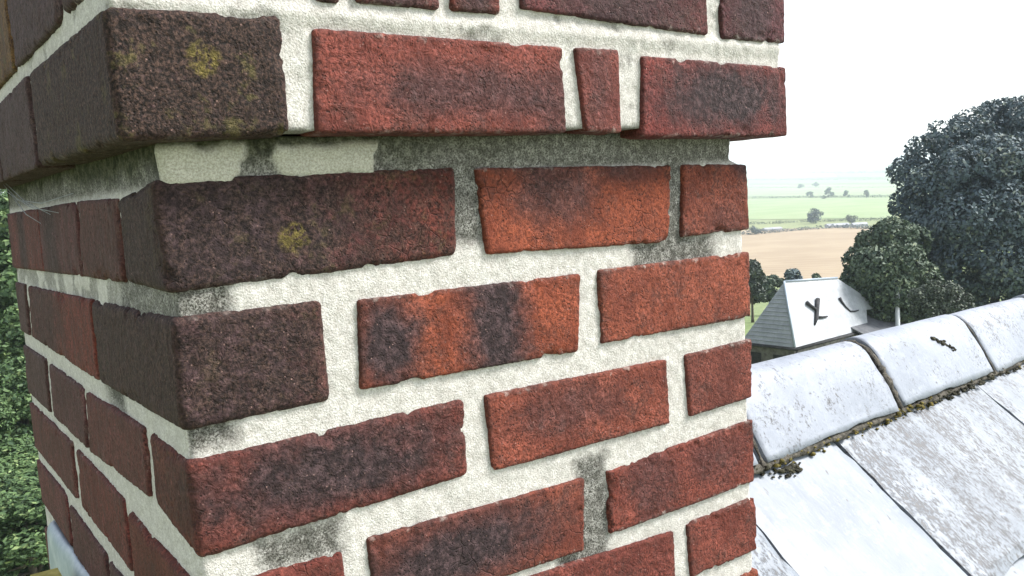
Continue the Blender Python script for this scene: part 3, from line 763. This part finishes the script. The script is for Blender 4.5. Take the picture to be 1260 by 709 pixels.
# mortar at the tile joints, crumbling, and the bedding under the tiles
mb = MB()
def lump_strip(pts, rad, seed, flat=.6, jit=.35):
    R = np.random.RandomState(seed); n = 7
    P = np.array(pts); V = []; F = []
    for i, p in enumerate(P):
        t_ = P[min(i+1, len(P)-1)]-P[max(i-1, 0)]; t_ /= np.linalg.norm(t_)
        a = np.cross(t_, N); a /= np.linalg.norm(a); b = np.cross(t_, a)
        r = rad*(1+jit*(2*R.rand()-1))
        for k in range(n):
            q = 2*math.pi*k/n; V.append(p+r*(1+.3*(R.rand()-.5))*(math.cos(q)*a+flat*math.sin(q)*b))
    for i in range(len(P)-1):
        for k in range(n): F.append((i*n+k, i*n+(k+1) % n, (i+1)*n+(k+1) % n, (i+1)*n+k))
    return V, F
pr = resample(PR, 40)
for _ in range(3): pr[1:-1] = .5*pr[1:-1]+.25*(pr[:-2]+pr[2:])
y_ = n1-e1*(n1@e1); y_ /= np.linalg.norm(y_); z_ = np.cross(e1, y_)
for k, s_ in enumerate(ss_):
    rad = [.0035, .004, .007, .002, .0035][k % 5]
    V, F = lump_strip([rl(RO+e1*(s_+.003)+y_*a+z_*(b-.006)) for a, b in pr], rad, k+3, .7, .55)
    mj = MB(); mj.add(V, F); link('ridge_joint', mj.mesh('ridge_joint', True), M_bed, roof)
mb = MB(); V, F = lump_strip([rl(RO+e1*s_-N*.010+e2*.001) for s_ in np.arange(-.8, 6.4, .02)], (.007), 9, .8, .5); mb.add(V, F)
V, F = lump_strip([rl(RO+n1*.19+e1*s_-Nb*.010+e2b*.001) for s_ in np.arange(-.8, 6.4, .03)], .014, 10, .9, .3); mb.add(V, F)
link('mortar_bedding', mb.mesh('mortar_bedding', True), M_bed, roof)
def clumps_mesh(name, centres, rmin, rmax, seed, mat, parent):
    R = np.random.RandomState(seed); m_ = MB()
    g_ = (1+5**.5)/2
    iv = np.array([(-1, g_, 0), (1, g_, 0), (-1, -g_, 0), (1, -g_, 0), (0, -1, g_), (0, 1, g_), (0, -1, -g_), (0, 1, -g_), (g_, 0, -1), (g_, 0, 1), (-g_, 0, -1), (-g_, 0, 1)])/1.9
    fi = [(0, 11, 5), (0, 5, 1), (0, 1, 7), (0, 7, 10), (0, 10, 11), (1, 5, 9), (5, 11, 4), (11, 10, 2), (10, 7, 6), (7, 1, 8), (3, 9, 4), (3, 4, 2), (3, 2, 6), (3, 6, 8), (3, 8, 9), (4, 9, 5), (2, 4, 11), (6, 2, 10), (8, 6, 7), (9, 8, 1)]
    for c_ in centres:
        r_ = rmin+(rmax-rmin)*R.rand()**2
        V = iv*r_*(.75+.5*R.rand(12, 1))*np.array([1.2, 1, .75]); m_.add(V+np.array(c_), fi)
    o = link(name, m_.mesh(name, True), mat, parent); return o
R_ = np.random.RandomState(4)
cs = []; cdk = []
for i in range(1700):
    s_ = R_.uniform(-.62, 3.4)
    dens = .9 if -.2 < s_ < .42 else .55
    if R_.rand() > dens: continue
    p = rl(RO+e1*s_+e2*R_.uniform(-.004, .014)-N*R_.uniform(.004, .016)); (cs if fbm(np.array([[s_*4, 1., 2.]]), 2)[0] > .47 else cdk).append(p)
clumps_mesh('moss', cs, .0018, .0052, 1, M_moss, roof)['kind'] = 'stuff'
clumps_mesh('dark_moss', cdk, .0018, .0055, 2, M_moss_dark, roof)['kind'] = 'stuff'
cs = [rl(RO+e1*(-.405+R_.normal()*.016)+e2*(.014+abs(R_.normal())*.008)-N*.0135) for i in range(80)]
clumps_mesh('dark_moss', cs, .0018, .0045, 3, M_moss_dark, roof)['kind'] = 'stuff'
# elongated dark blob of small lumps on the second ridge tile
def ridge_pt(s_, f_):
    i = f_*(len(pr)-1); a = np.interp(i, np.arange(len(pr)), pr[:, 0]); b = np.interp(i, np.arange(len(pr)), pr[:, 1]); return RO+e1*s_+y_*a+z_*b
gp = [ridge_pt(.245+.006*i+R_.normal()*.002, .335-.0105*i) for i in range(12)]
c0 = gp[0]
cl_ = clumps_mesh('moss_clump', [g_-c0+np.array([0, 0, .001]) for g_ in [q_+np.array([R_.normal()*.004, R_.normal()*.003, -.002]) for q_ in gp for _ in range(5)]], .0025, .006, 5, M_moss_dark, None)
cl_.location = tuple(c0); tag(cl_, 'small dark elongated moss clump lying on the middle ridge tile', 'moss clump')

# ================================================================== THE CHIMNEY
chim = empty('brick_chimney', (.28, .35, -.7), 'weathered red brick chimney stack with pale mortar and corbelled head, filling the foreground', 'chimney')
CO = np.array([.28, .35, -.7])
DF = dict(streak=.12, tint=(.27, .055, .032), crust=.15, lichen=.0, dust=.8, patch_centre1=(.5, .5, .5), patch_size1=(.3, 9., .4), patch_amount1=0.0,
          patch_centre2=(.5, .5, .5), patch_size2=(.3, 9., .4), patch_amount2=0.0, spot=(0., 0., -9.), spot_radius=0.0001)
def axis_grid(L, h, lo=True, hi=True):
    if L > .03 and not lo or not hi:
        pass
    n = max(3, int(round(L/h))); return np.linspace(0, 1, n+1)
def brick(c8, h, seed, parent=chim, shallow=None, rad=.0026, rough=1.0, **attrs):
    """c8[ix][iy][iz] corners in metres; h the mesh step; a tumbled, chipped block with one continuous skin"""
    c = np.array(c8, float)
    Ls = [np.mean([np.linalg.norm(c[1, j, k]-c[0, j, k]) for j in (0, 1) for k in (0, 1)]),
          np.mean([np.linalg.norm(c[i, 1, k]-c[i, 0, k]) for i in (0, 1) for k in (0, 1)]),
          np.mean([np.linalg.norm(c[i, j, 1]-c[i, j, 0]) for i in (0, 1) for j in (0, 1)])]
    gs = []
    for ax, L in enumerate(Ls):
        if shallow == ax or shallow == -ax-1:
            g_ = np.array([0, .0015, .003, .005, .008, .012, .02, .05, L])/L; g_ = g_[g_ <= 1.0]
            if shallow < 0: g_ = 1-g_[::-1]
        else: g_ = np.linspace(0, 1, max(4, int(round(L/h)))+1)
        gs.append(g_)
    nx, ny, nz = map(len, gs)
    X, Y, Z = np.meshgrid(*gs, indexing='ij')
    surf = np.zeros((nx, ny, nz), bool); surf[[0, -1]] = 1; surf[:, [0, -1]] = 1; surf[:, :, [0, -1]] = 1
    idx = np.full((nx, ny, nz), -1); idx[surf] = np.arange(surf.sum())
    p = np.stack([X[surf], Y[surf], Z[surf]], 1)*np.array(Ls)
    Lv = np.array(Ls); r = min(rad, min(Ls)*.4)
    q = np.clip(p, r, Lv-r); d = p-q; dl = np.maximum(np.linalg.norm(d, axis=1), 1e-9)[:, None]; nd = d/dl
    pm = q+nd*r
    tt = pm/Lv
    W = np.zeros((len(p), 3))
    for i in (0, 1):
        for j in (0, 1):
            for k in (0, 1):
                wt = (tt[:, 0] if i else 1-tt[:, 0])*(tt[:, 1] if j else 1-tt[:, 1])*(tt[:, 2] if k else 1-tt[:, 2]); W += wt[:, None]*c[i, j, k]
    dist = np.sort(np.minimum(p, Lv-p), axis=1)
    edge = np.clip(1-dist[:, 1]/.012, 0, 1)
    Q = W+seed*.731
    disp = rough*(.0006*(fbm(Q*20, 2)-.5)*2+.00028*(fbm(Q*130, 2)-.5)*2+.00045*(vn(Q*340)-.5)*2)
    chip = np.maximum(0, fbm(Q*62+9, 3)-.60)*.020*edge*rough
    W = W+nd*(disp-chip)[:, None]
    F = []
    for ax, side in ((0, 0), (0, -1), (1, 0), (1, -1), (2, 0), (2, -1)):
        I = np.take(idx, 0 if side == 0 else idx.shape[ax]-1, axis=ax)
        f = np.stack([I[:-1, :-1].ravel(), I[1:, :-1].ravel(), I[1:, 1:].ravel(), I[:-1, 1:].ravel()], 1)
        if (side == 0) != (ax == 1): f = f[:, ::-1]
        F.append(f)
    cen = c.reshape(-1, 3).mean(0)
    me = mesh_np('brick', W-cen, np.concatenate(F))
    o = link('brick', me, M_brick, parent, tuple(cen-CO))
    for k, v in {**DF, **attrs}.items(): o[k] = v
    return o
def front_brick(q, seed, y0=-.0016, dep=.10, h=.0017, **kw):
    (a, b), (c_, d), (e, f), (g_, h_) = [(v[0]*1e-4, v[1]*1e-4) for v in q]
    c8 = [[[(g_, y0, h_), (a, y0, b)], [(g_, y0+dep, h_), (a, y0+dep, b)]], [[(e, y0, f), (c_, y0, d)], [(e, y0+dep, f), (c_, y0+dep, d)]]]
    return brick(c8, h, seed, shallow=1, **kw)
def corner_brick(q, ylen, zb, zt, seed, y0=-.0016, x0=-.0016, **kw):
    """front quad plus the return along the left side; zb, zt heights at the far end of the return"""
    (a, b), (c_, d), (e, f), (g_, h_) = [(v[0]*1e-4, v[1]*1e-4) for v in q]
    xb = kw.pop('xb', x0)
    c8 = [[[(g_+x0, y0, h_), (a+x0, y0, b)], [(xb, ylen, zb), (xb, ylen, zt)]], [[(e, y0, f), (c_, y0, d)], [(e, ylen, f), (c_, ylen, d)]]]
    return brick(c8, kw.pop('h', .0022), seed, **{'rad': .0055, **kw})
def side_brick(q, seed, x0=-.0016, dep=.10, **kw):
    # q: far-top, near-top, near-bottom, far-bottom as (y,z)
    (fy, fz), (ny_, nz_), (by, bz), (gy_, gz2) = [(v[0]*1e-4, v[1]*1e-4) for v in q]
    c8 = [[[(x0, by, bz), (x0, ny_, nz_)], [(x0, gy_, gz2), (x0, fy, fz)]], [[(x0+dep, by, bz), (x0+dep, ny_, nz_)], [(x0+dep, gy_, gz2), (x0+dep, fy, fz)]]]
    return brick(c8, .003, seed, shallow=0, **kw)
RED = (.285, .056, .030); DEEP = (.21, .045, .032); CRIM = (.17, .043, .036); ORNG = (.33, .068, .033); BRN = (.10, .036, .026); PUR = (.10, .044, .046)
# -- front face, course by course (tenths of a millimetre, measured on the face)
corner_brick([(-40, -130), (2180, -122), (2141, -800), (-10, -848)], .110, -.083, -.022, 1, tint=DEEP, crust=.52, lichen=.25, patch_centre1=(.12, .5, .5), patch_size1=(.62, 9, 1.6), patch_amount1=1.0, spot=(.083, -.004, -.056), spot_radius=.012, dust=.3)
front_brick([(2355, -138), (4515, -180), (4437, -880), (2415, -815)], 2, tint=ORNG, crust=.05, patch_centre1=(.36, .5, .72), patch_size1=(.22, 9, .42), patch_amount1=.75, patch_centre2=(.75, .5, .95), patch_size2=(.22, 9, .22), patch_amount2=.6)
front_brick([(4671, -177), (5570, -205), (5590, -850), (4617, -850)], 3, tint=(.25, .056, .033), crust=.1, patch_centre1=(.62, .5, .2), patch_size1=(.3, 9, .25), patch_amount1=.35, patch_centre2=(.97, .5, 1.), patch_size2=(.25, 9, .25), patch_amount2=.8)
corner_brick([(6, -1000), (1008, -998), (1014, -1722), (-5, -1733)], .246, -.1763, -.1038, 4, tint=(.16, .046, .034), crust=.54, lichen=.12, dust=.3, patch_centre1=(.3, .3, .5), patch_size1=(.85, 3, 1.6), patch_amount1=.9)
front_brick([(1275, -1035), (3358, -1063), (3290, -1724), (1240, -1687)], 5, tint=ORNG, crust=.1, patch_centre1=(.12, .5, .5), patch_size1=(.15, 9, .60), patch_amount1=1.0, patch_centre2=(.575, .5, .5), patch_size2=(.155, 9, 1.6), patch_amount2=1.0)
front_brick([(3566, -1052), (5575, -1066), (5565, -1720), (3557, -1700)], 6, tint=(.31, .068, .038), crust=.03)
corner_brick([(3, -1925), (2120, -1908), (2110, -2527), (20, -2592)], .090, -.2449, -.1897, 7, tint=DEEP, crust=.25, dust=.3, patch_centre1=(.47, .3, .56), patch_size1=(.52, 1.0, .50), patch_amount1=1.0)
front_brick([(2308, -1925), (4350, -1960), (4362, -2570), (2335, -2552)], 8, tint=(.28, .062, .038), crust=.05, patch_centre1=(.42, .5, .6), patch_size1=(.32, 9, .33), patch_amount1=.55)
front_brick([(4594, -1960), (5572, -1948), (5545, -2545), (4633, -2566)], 9, tint=(.22, .052, .036), crust=.08)
corner_brick([(-10, -2790), (1010, -2815), (1026, -3325), (10, -3360)], .188, -.337, -.274, 10, tint=DEEP, crust=.1, xb=-.003)
front_brick([(1200, -2780), (3290, -2834), (3240, -3480), (1215, -3395)], 11, tint=(.25, .056, .034), crust=.12, patch_centre1=(.36, .5, .52), patch_size1=(.48, 9, .44), patch_amount1=1.0)
front_brick([(3546, -2835), (5555, -2765), (5545, -3425), (3550, -3425)], 12, tint=(.24, .050, .033), crust=.12, patch_centre1=(.27, .5, .5), patch_size1=(.16, 9, .5), patch_amount1=.55, patch_centre2=(.72, .5, .6), patch_size2=(.25, 9, .4), patch_amount2=.4)
corner_brick([(0, -3540), (2290, -3540), (2300, -4170), (0, -4190)], .10, -.418, -.353, 13, tint=RED, crust=.1)
front_brick([(2476, -3520), (4350, -3612), (4350, -4250), (2496, -4170)], 14, tint=DEEP, crust=.12)
front_brick([(4526, -3590), (5555, -3580), (5550, -4150), (4563, -4150)], 15, tint=(.25, .054, .036), crust=.05)
z0 = -.436
for row in range(3):
    zt, zb = (z0-.088*row)*1e4, (z0-.088*row-.066)*1e4
    xs = [(0, 1020), (1150, 3260), (3400, 5560)] if row % 2 == 0 else [(0, 2150), (2280, 4400), (4520, 5560)]
    for i, (a, b) in enumerate(xs):
        q = [(a, zt), (b, zt), (b, zb), (a, zb)]
        kw = dict(tint=[RED, DEEP, ORNG][(row+i) % 3], crust=.1, h=.0022 if row == 0 else .004)
        if i == 0: corner_brick(q, .215 if row % 2 == 0 else .1, zb*1e-4, zt*1e-4, 20+row*5, **kw)
        else: front_brick(q, 21+row*5+i, **kw)
# -- left side
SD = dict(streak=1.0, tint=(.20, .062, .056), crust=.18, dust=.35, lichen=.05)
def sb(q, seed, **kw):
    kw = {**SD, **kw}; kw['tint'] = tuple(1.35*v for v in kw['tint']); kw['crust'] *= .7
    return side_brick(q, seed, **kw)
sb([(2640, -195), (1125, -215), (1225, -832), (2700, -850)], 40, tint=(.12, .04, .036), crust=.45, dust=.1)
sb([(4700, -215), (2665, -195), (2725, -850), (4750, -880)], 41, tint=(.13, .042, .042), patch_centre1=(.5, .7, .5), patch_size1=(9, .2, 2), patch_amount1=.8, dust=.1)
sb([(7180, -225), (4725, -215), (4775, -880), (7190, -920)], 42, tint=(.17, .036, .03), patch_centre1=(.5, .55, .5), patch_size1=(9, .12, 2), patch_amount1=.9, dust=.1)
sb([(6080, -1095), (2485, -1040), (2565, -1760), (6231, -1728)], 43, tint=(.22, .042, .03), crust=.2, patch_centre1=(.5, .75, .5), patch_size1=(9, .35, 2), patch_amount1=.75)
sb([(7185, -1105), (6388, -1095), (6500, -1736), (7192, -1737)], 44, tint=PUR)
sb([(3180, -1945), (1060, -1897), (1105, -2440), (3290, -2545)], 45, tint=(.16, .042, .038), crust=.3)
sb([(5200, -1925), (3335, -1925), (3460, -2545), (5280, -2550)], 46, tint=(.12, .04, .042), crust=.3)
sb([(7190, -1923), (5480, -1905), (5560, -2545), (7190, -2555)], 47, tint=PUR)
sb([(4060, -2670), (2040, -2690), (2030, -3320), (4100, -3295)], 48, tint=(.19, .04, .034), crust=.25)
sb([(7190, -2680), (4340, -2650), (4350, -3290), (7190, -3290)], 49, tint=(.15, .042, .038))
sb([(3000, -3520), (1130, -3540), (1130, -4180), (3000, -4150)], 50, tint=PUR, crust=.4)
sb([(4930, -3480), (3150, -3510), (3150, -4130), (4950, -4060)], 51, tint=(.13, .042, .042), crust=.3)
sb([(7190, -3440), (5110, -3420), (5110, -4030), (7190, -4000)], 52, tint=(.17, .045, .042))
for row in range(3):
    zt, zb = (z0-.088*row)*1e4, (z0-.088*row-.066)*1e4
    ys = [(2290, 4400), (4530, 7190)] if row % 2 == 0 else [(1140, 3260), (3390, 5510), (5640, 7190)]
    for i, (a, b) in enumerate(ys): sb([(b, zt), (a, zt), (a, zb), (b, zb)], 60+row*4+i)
# -- right side, plain bond (seen only by stepping to the right)
for row in range(8):
    zt = -.018-.0865*row; zb = zt-.066
    ys = [(.1, .21), (.225, .44), (.455, .70)] if row % 2 == 0 else [(.108, .325), (.34, .55), (.565, .70)]
    for i, (a, b) in enumerate(ys):
        x1 = .557; c8 = [[[(x1-.1, a, zb), (x1-.1, a, zt)], [(x1-.1, b, zb), (x1-.1, b, zt)]], [[(x1, a, zb), (x1, a, zt)], [(x1, b, zb), (x1, b, zt)]]]
        brick(c8, .005, 80+row*4+i, shallow=-1, tint=[RED, DEEP, ORNG][(row+i) % 3], crust=.15)
# -- corbelled head
PF = -.0275
HZB, HZT = .0095, .081
def kb(q, seed, **kw):
    return front_brick(q, seed, y0=PF, dep=.105, **kw)
corner_brick([(-270, 840), (775, 858), (777, 106), (-255, 80)], .245, .010, .0865, 101, y0=PF, x0=-.0015, xb=-.0285, tint=BRN, crust=.78, lichen=.55, dust=.25, spot=(.026, PF, .056), spot_radius=.0115, patch_centre1=(.4, .5, .5), patch_size1=(1.2, 9, 9), patch_amount1=.8)
kb([(985, 790), (3076, 768), (3072, 100), (945, 117)], 102, tint=(.26, .056, .040), crust=.15, patch_centre1=(.58, .5, .45), patch_size1=(.42, 9, .30), patch_amount1=.75, patch_centre2=(.98, .5, .2), patch_size2=(.14, 9, .5), patch_amount2=.6, dust=.5)
kb([(3202, 772), (3677, 776), (3662, 95), (3266, 112)], 103, tint=(.24, .058, .045), crust=.15, patch_centre1=(.5, .5, .6), patch_size1=(.25, 9, .5), patch_amount1=.45)
kb([(3942, 740), (5881, 710), (5875, 45), (3901, 61)], 104, tint=(.24, .044, .036), crust=.05, patch_centre1=(.56, .5, .52), patch_size1=(.50, 9, .48), patch_amount1=1.0)
SX = -.0285
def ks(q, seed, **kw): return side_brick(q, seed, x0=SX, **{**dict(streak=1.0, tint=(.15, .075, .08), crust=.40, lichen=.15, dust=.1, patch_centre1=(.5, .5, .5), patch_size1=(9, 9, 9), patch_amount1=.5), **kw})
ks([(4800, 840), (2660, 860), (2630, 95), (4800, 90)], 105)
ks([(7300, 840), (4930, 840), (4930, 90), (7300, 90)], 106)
# course above
LZ = 990
lb = [(-270, 950, 975), (1020, 1190, 960), (1310, 1960, 975), (2060, 2490, 978), (2690, 4780, 1000), (4960, 5885, 935)]
tn = [PUR, (.12, .04, .038), (.16, .045, .038), (.22, .05, .036), (.17, .042, .042), (.15, .04, .045)]
for i, (a, b, z) in enumerate(lb):
    zt = 1690
    z2 = z
    if i == 4: q = [(a, zt), (b, zt), (b, 950), (a, 1035)]
    else: q = [(a, zt), (b, zt), (b, z2), (a, z2)]
    kw = dict(tint=tn[i], crust=.3, patch_centre1=(.5, .5, .3), patch_size1=(.35, 9, .8), patch_amount1=.75)
    if i == 0: corner_brick(q, .085, .1000, .169, 110, y0=PF, x0=-.0015, xb=-.0285, **{**kw, 'tint': PUR, 'crust': .5})
    else: kb(q, 110+i, **kw)
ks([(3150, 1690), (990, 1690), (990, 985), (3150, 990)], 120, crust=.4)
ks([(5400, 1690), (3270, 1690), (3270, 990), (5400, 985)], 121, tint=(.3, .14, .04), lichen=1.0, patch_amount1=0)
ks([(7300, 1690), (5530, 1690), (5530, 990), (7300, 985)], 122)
for row, (zb, zt) in enumerate([(.010, .082), (.099, .169)]):
    ys = [(.085, .3), (.315, .53), (.545, .72)]
    for i, (a, b) in enumerate(ys):
        x1 = .5885; c8 = [[[(x1-.1, a, zb), (x1-.1, a, zt)], [(x1-.1, b, zb), (x1-.1, b, zt)]], [[(x1, a, zb), (x1, a, zt)], [(x1, b, zb), (x1, b, zt)]]]
        brick(c8, .005, 130+row*4+i, shallow=-1, tint=DEEP, crust=.2)

# -- mortar bodies, one skin wrapped round the stack
def box_mask(x, z, b, soft=.006):
    soft = soft*1.7
    """b = (x0,x1,z0,z1) in metres"""
    dx = np.maximum(np.maximum(b[0]-x, x-b[1]), 0); dz = np.maximum(np.maximum(b[2]-z, z-b[3]), 0)
    return np.clip(1-np.hypot(dx, dz)/soft, 0, 1)
def wrap(x0, x1, y0, y1, z0, z1, stepf, steps, stepz, rc, nid, age_f, base_noise=1.0):
    path = []; nrm = []
    for y in np.arange(y1, y0+rc, -steps): path.append((x0, y)); nrm.append((-1, 0))
    for a in np.linspace(0, math.pi/2, 7): path.append((x0+rc-rc*math.cos(a), y0+rc-rc*math.sin(a))); nrm.append((-math.cos(a), -math.sin(a)))
    for x in np.arange(x0+rc+stepf, x1-rc, stepf): path.append((x, y0)); nrm.append((0, -1))
    for a in np.linspace(0, math.pi/2, 7): path.append((x1-rc+rc*math.sin(a), y0+rc-rc*math.cos(a))); nrm.append((math.sin(a), -math.cos(a)))
    for y in np.arange(y0+rc+.006, y1, .008): path.append((x1, y)); nrm.append((1, 0))
    for x in np.linspace(x1, x0, 12): path.append((x, y1)); nrm.append((0, 1))
    path = np.array(path); nrm = np.array(nrm, float)
    zs = np.arange(z0, z1+stepz*.5, stepz)
    P = np.concatenate([np.repeat(path[:, None, :], len(zs), 1), np.repeat(zs[None, :, None], len(path), 0)], -1)
    Nn = np.concatenate([np.repeat(nrm[:, None, :], len(zs), 1), np.zeros((len(path), len(zs), 1))], -1)
    Q = P+nid
    dsp = base_noise*(.0011*(fbm(Q*42, 3)-.5)*2+(.0005*(fbm(Q*190, 2)-.5)*2+.0004*(vn(Q*420)-.5)*2))
    age, moss, pale, extra = age_f(P, Nn)
    dsp = dsp*(1+age*.6)-.0012*age+extra
    Pm = P+Nn*dsp[..., None]
    nu, nv = P.shape[:2]
    V = Pm.reshape(-1, 3); F = sheet(V, nu, nv)
    b0 = [int(i*nv) for i in range(nu)]; b1 = [int(i*nv+nv-1) for i in range(nu)]
    Fl = np.ascontiguousarray(F)
    me = bpy.data.meshes.new('mortar')
    n = len(F); loops = np.concatenate([Fl.ravel(), np.array(b0[::-1]), np.array(b1)]).astype(np.int32)
    me.vertices.add(len(V)); me.vertices.foreach_set('co', (V-CO).astype(np.float32).ravel())
    me.loops.add(len(loops)); me.loops.foreach_set('vertex_index', loops)
    me.polygons.add(n+2)
    me.polygons.foreach_set('loop_start', np.concatenate([np.arange(0, 4*n, 4), [4*n, 4*n+nu]]).astype(np.int32))
    me.polygons.foreach_set('loop_total', np.concatenate([np.full(n, 4), [nu, nu]]).astype(np.int32))
    me.update(calc_edges=True); me.validate()
    sm = np.ones(n+2, bool); sm[-2:] = False; me.polygons.foreach_set('use_smooth', sm)
    at_ = me.attributes.new('mask', 'FLOAT_COLOR', 'POINT')
    colr = np.stack([age, moss, pale, np.ones_like(age)], -1).reshape(-1).astype(np.float32); at_.data.foreach_set('color', colr)
    return link('mortar', me, M_mortar, chim)
def stack_age(P, Nn):
    x, y, z = P[..., 0], P[..., 1], P[..., 2]
    fr = (Nn[..., 1] < -.5).astype(float); sd = (Nn[..., 0] < -.5).astype(float)
    jit = fbm(P*70, 3)-.5; jit2 = fbm(P*28+4, 3)-.5
    xx = x+.020*jit2+.008*jit; zz = z+.010*jit
    age = np.zeros_like(x); moss = np.zeros_like(x); pale = np.zeros_like(x); ex = np.zeros_like(x)
    for b in [(.215, .236, -.066, -.010), (.448, .468, -.105, -.010), (.405, .505, -.106, -.089), (.046, .098, -.279, -.263), (.325, .352, -.350, -.272), (.300, .350, -.362, -.345), (-.01, .034, -.103, -.080), (.0, .030, -.182, -.170)]:
        age = np.maximum(age, fr*box_mask(xx, zz, b, .007))
    for b in [(-.01, .72, -.105, -.083)]:
        age = np.maximum(age, sd*.55*box_mask(y, zz, b, .006)*(fbm(P*45+2, 2) > .42))
    age = np.maximum(age, sd*.9*box_mask(y+.02*jit2, zz, (0, .14, -.11, -.08), .01))
    age = np.maximum(age, sd*box_mask(y+.02*jit2, zz, (.18, .22, -.185, -.17), .01))
    # the joint right under the head: dirty, mossy, its colour also darkened as the head's shade, two pale pads left
    top = np.clip((z+.020)/.006, 0, 1)
    age = np.maximum(age, top*.95)
    mm = np.clip(.35+1.9*jit2+.9*(z+.006)/.012, 0, 1)*top
    moss = np.maximum(moss, mm*np.clip(1.15-x/.30, .12, 1)*.9)
    pad = fr*np.maximum(box_mask(xx+.02*jit, zz-.006*jit2, (.000, .050, -.0145, .004), .003), box_mask(x+.050*jit2+.03*jit, zz+.012*jit2, (.072, .142, -.0145, .0015), .003))
    pale = np.maximum(pale, pad); age = age*(1-pad); moss = moss*(1-pad)
    ex = ex+pad*.0022
    # fillet: the bed bellies forward under the head
    ex = ex+top*fr*.006*np.clip((z+.020)/.026, 0, 1)*(.6+jit2*1.4)
    ex = ex-top*.02*np.clip((x-.535)/.02, 0, 1)
    return age, moss, pale, ex
wrap(.0018, .5525, .0018, .716, -.715, .0120, .0021, .0032, .0023, .005, 3.1, stack_age)
def head_age(P, Nn):
    x, y, z = P[..., 0], P[..., 1], P[..., 2]
    fr = (Nn[..., 1] < -.5).astype(float); sd = (Nn[..., 0] < -.5).astype(float)
    jit = fbm(P*70, 3)-.5
    low = np.clip((.018-z)/.006, 0, 1)
    age = np.clip(low*.8+np.clip((fbm(P*60+8, 3)-.60)*5, 0, .5), 0, 1)
    moss = low*.5*np.clip(.5+2*jit, 0, 1)
    bed = fr*np.clip(1-np.abs(z-.088)/.010, 0, 1)
    return age, moss, np.zeros_like(x), bed*.0022+sd*.001
wrap(-.0235, .5835, -.0235, .745, .0135, .1690, .0022, .004, .0024, .005, 9.7, head_age)
m_ = MB(); m_.box(-.03, .59, -.03, .75, .170, .182); link('mortar_cap', mesh_np('mortar_cap', np.array(m_.v)-CO, m_.f, False), M_bed, chim)

# lead ledge at the far left, where stack meets the verge
yy_ = np.linspace(.18, .625, 40)
prf = [(0.0, -.402), (-.004, -.404), (-.007, -.408), (-.009, -.415), (-.010, -.45), (-.010, -.52), (-.009, -.60), (.002, -.60)]
V = []
for i, y in enumerate(yy_):
    for j, (a, b) in enumerate(prf):
        wv_ = .004*(vn(np.array([[y*22, j*.6, 1.]]))[0]-.5); V.append((a+wv_-CO[0], y-CO[1], b+wv_+.006*(y-.40)-CO[2]))
nP = len(prf); F = []
for i in range(len(yy_)-1):
    for j in range(nP): F.append((i*nP+j, i*nP+(j+1) % nP, (i+1)*nP+(j+1) % nP, (i+1)*nP+j))
F += [tuple(range(nP))[::-1], tuple(range((len(yy_)-1)*nP, len(yy_)*nP))]
link('lead_flashing', mesh_np('lead_flashing', np.array(V), F), M_lead, chim)
# lichened verge slate end below it
M_lich = simple('yellow_lichen', (.36, .31, .08), (.58, .50, .16), 60, .9, 4, .5, .003)
vs = hitp = None
d = FW+RT*(44-630)/FOC-UP*(706-354.5)/FOC; tq = (-.045-CAM[0])/d[0]; vp = CAM+d*tq
m_ = MB(); 
for k in range(4): m_.box(vp[0]-.004, vp[0]+.022, vp[1]-.03-.02*k, vp[1]+.012-.012*k, vp[2]-.016-.02*k, vp[2]-.004-.02*k)
link('verge_slate', mesh_np('verge_slate', np.array(m_.v)-HR, m_.f, False), M_lich, house_root)['label'] = 'yellow lichened slate ends at the verge below the lead ledge'

# cobweb strands under the head at the far left
cw = MB(); 
def xh(px, py, xv):
    d = FW+RT*(px-630)/FOC-UP*(py-354.5)/FOC; return CAM+d*((xv-CAM[0])/d[0])
for (a, b, xa, xb_) in [((3, 222), (62, 264), -.020, -.006), ((3, 226), (40, 252), -.018, -.006), ((8, 236), (72, 262), -.020, -.006), ((14, 240), (50, 275), -.016, -.006), ((20, 246), (90, 238), -.014, -.006)]:
    p, q = xh(*a, xa), xh(*b, xb_); m3 = (p+q)/2-np.array([0, 0, .006]); cw.tube([p, m3, q], [.0003, .0005, .0003], 5)
cb = xh(30, 245, -.012); wo_ = link('cobweb', mesh_np('cobweb', np.array(cw.v)-cb, cw.f, True), M_web, None, tuple(cb))
tag(wo_, 'thin grey cobweb strands slung under the corbel at the far left', 'cobweb')

# ================================================================== HAZE
HAZE = 2.4e-4
hz = MB(); hz.box(-12600, 12600, -12600, 12600, -60.0, 100.0)
hm = bpy.data.materials.new('haze'); hm.use_nodes = True; ht = hm.node_tree; ht.nodes.clear()
pv = ht.nodes.new('ShaderNodeVolumePrincipled'); pv.inputs['Color'].default_value = (.80, .90, 1.0, 1); pv.inputs['Density'].default_value = HAZE; pv.inputs['Anisotropy'].default_value = .2
ho = ht.nodes.new('ShaderNodeOutputMaterial'); ht.links.new(pv.outputs[0], ho.inputs['Volume'])
hzo = link('haze', hz.mesh('haze'), hm); hzo['kind'] = 'stuff'
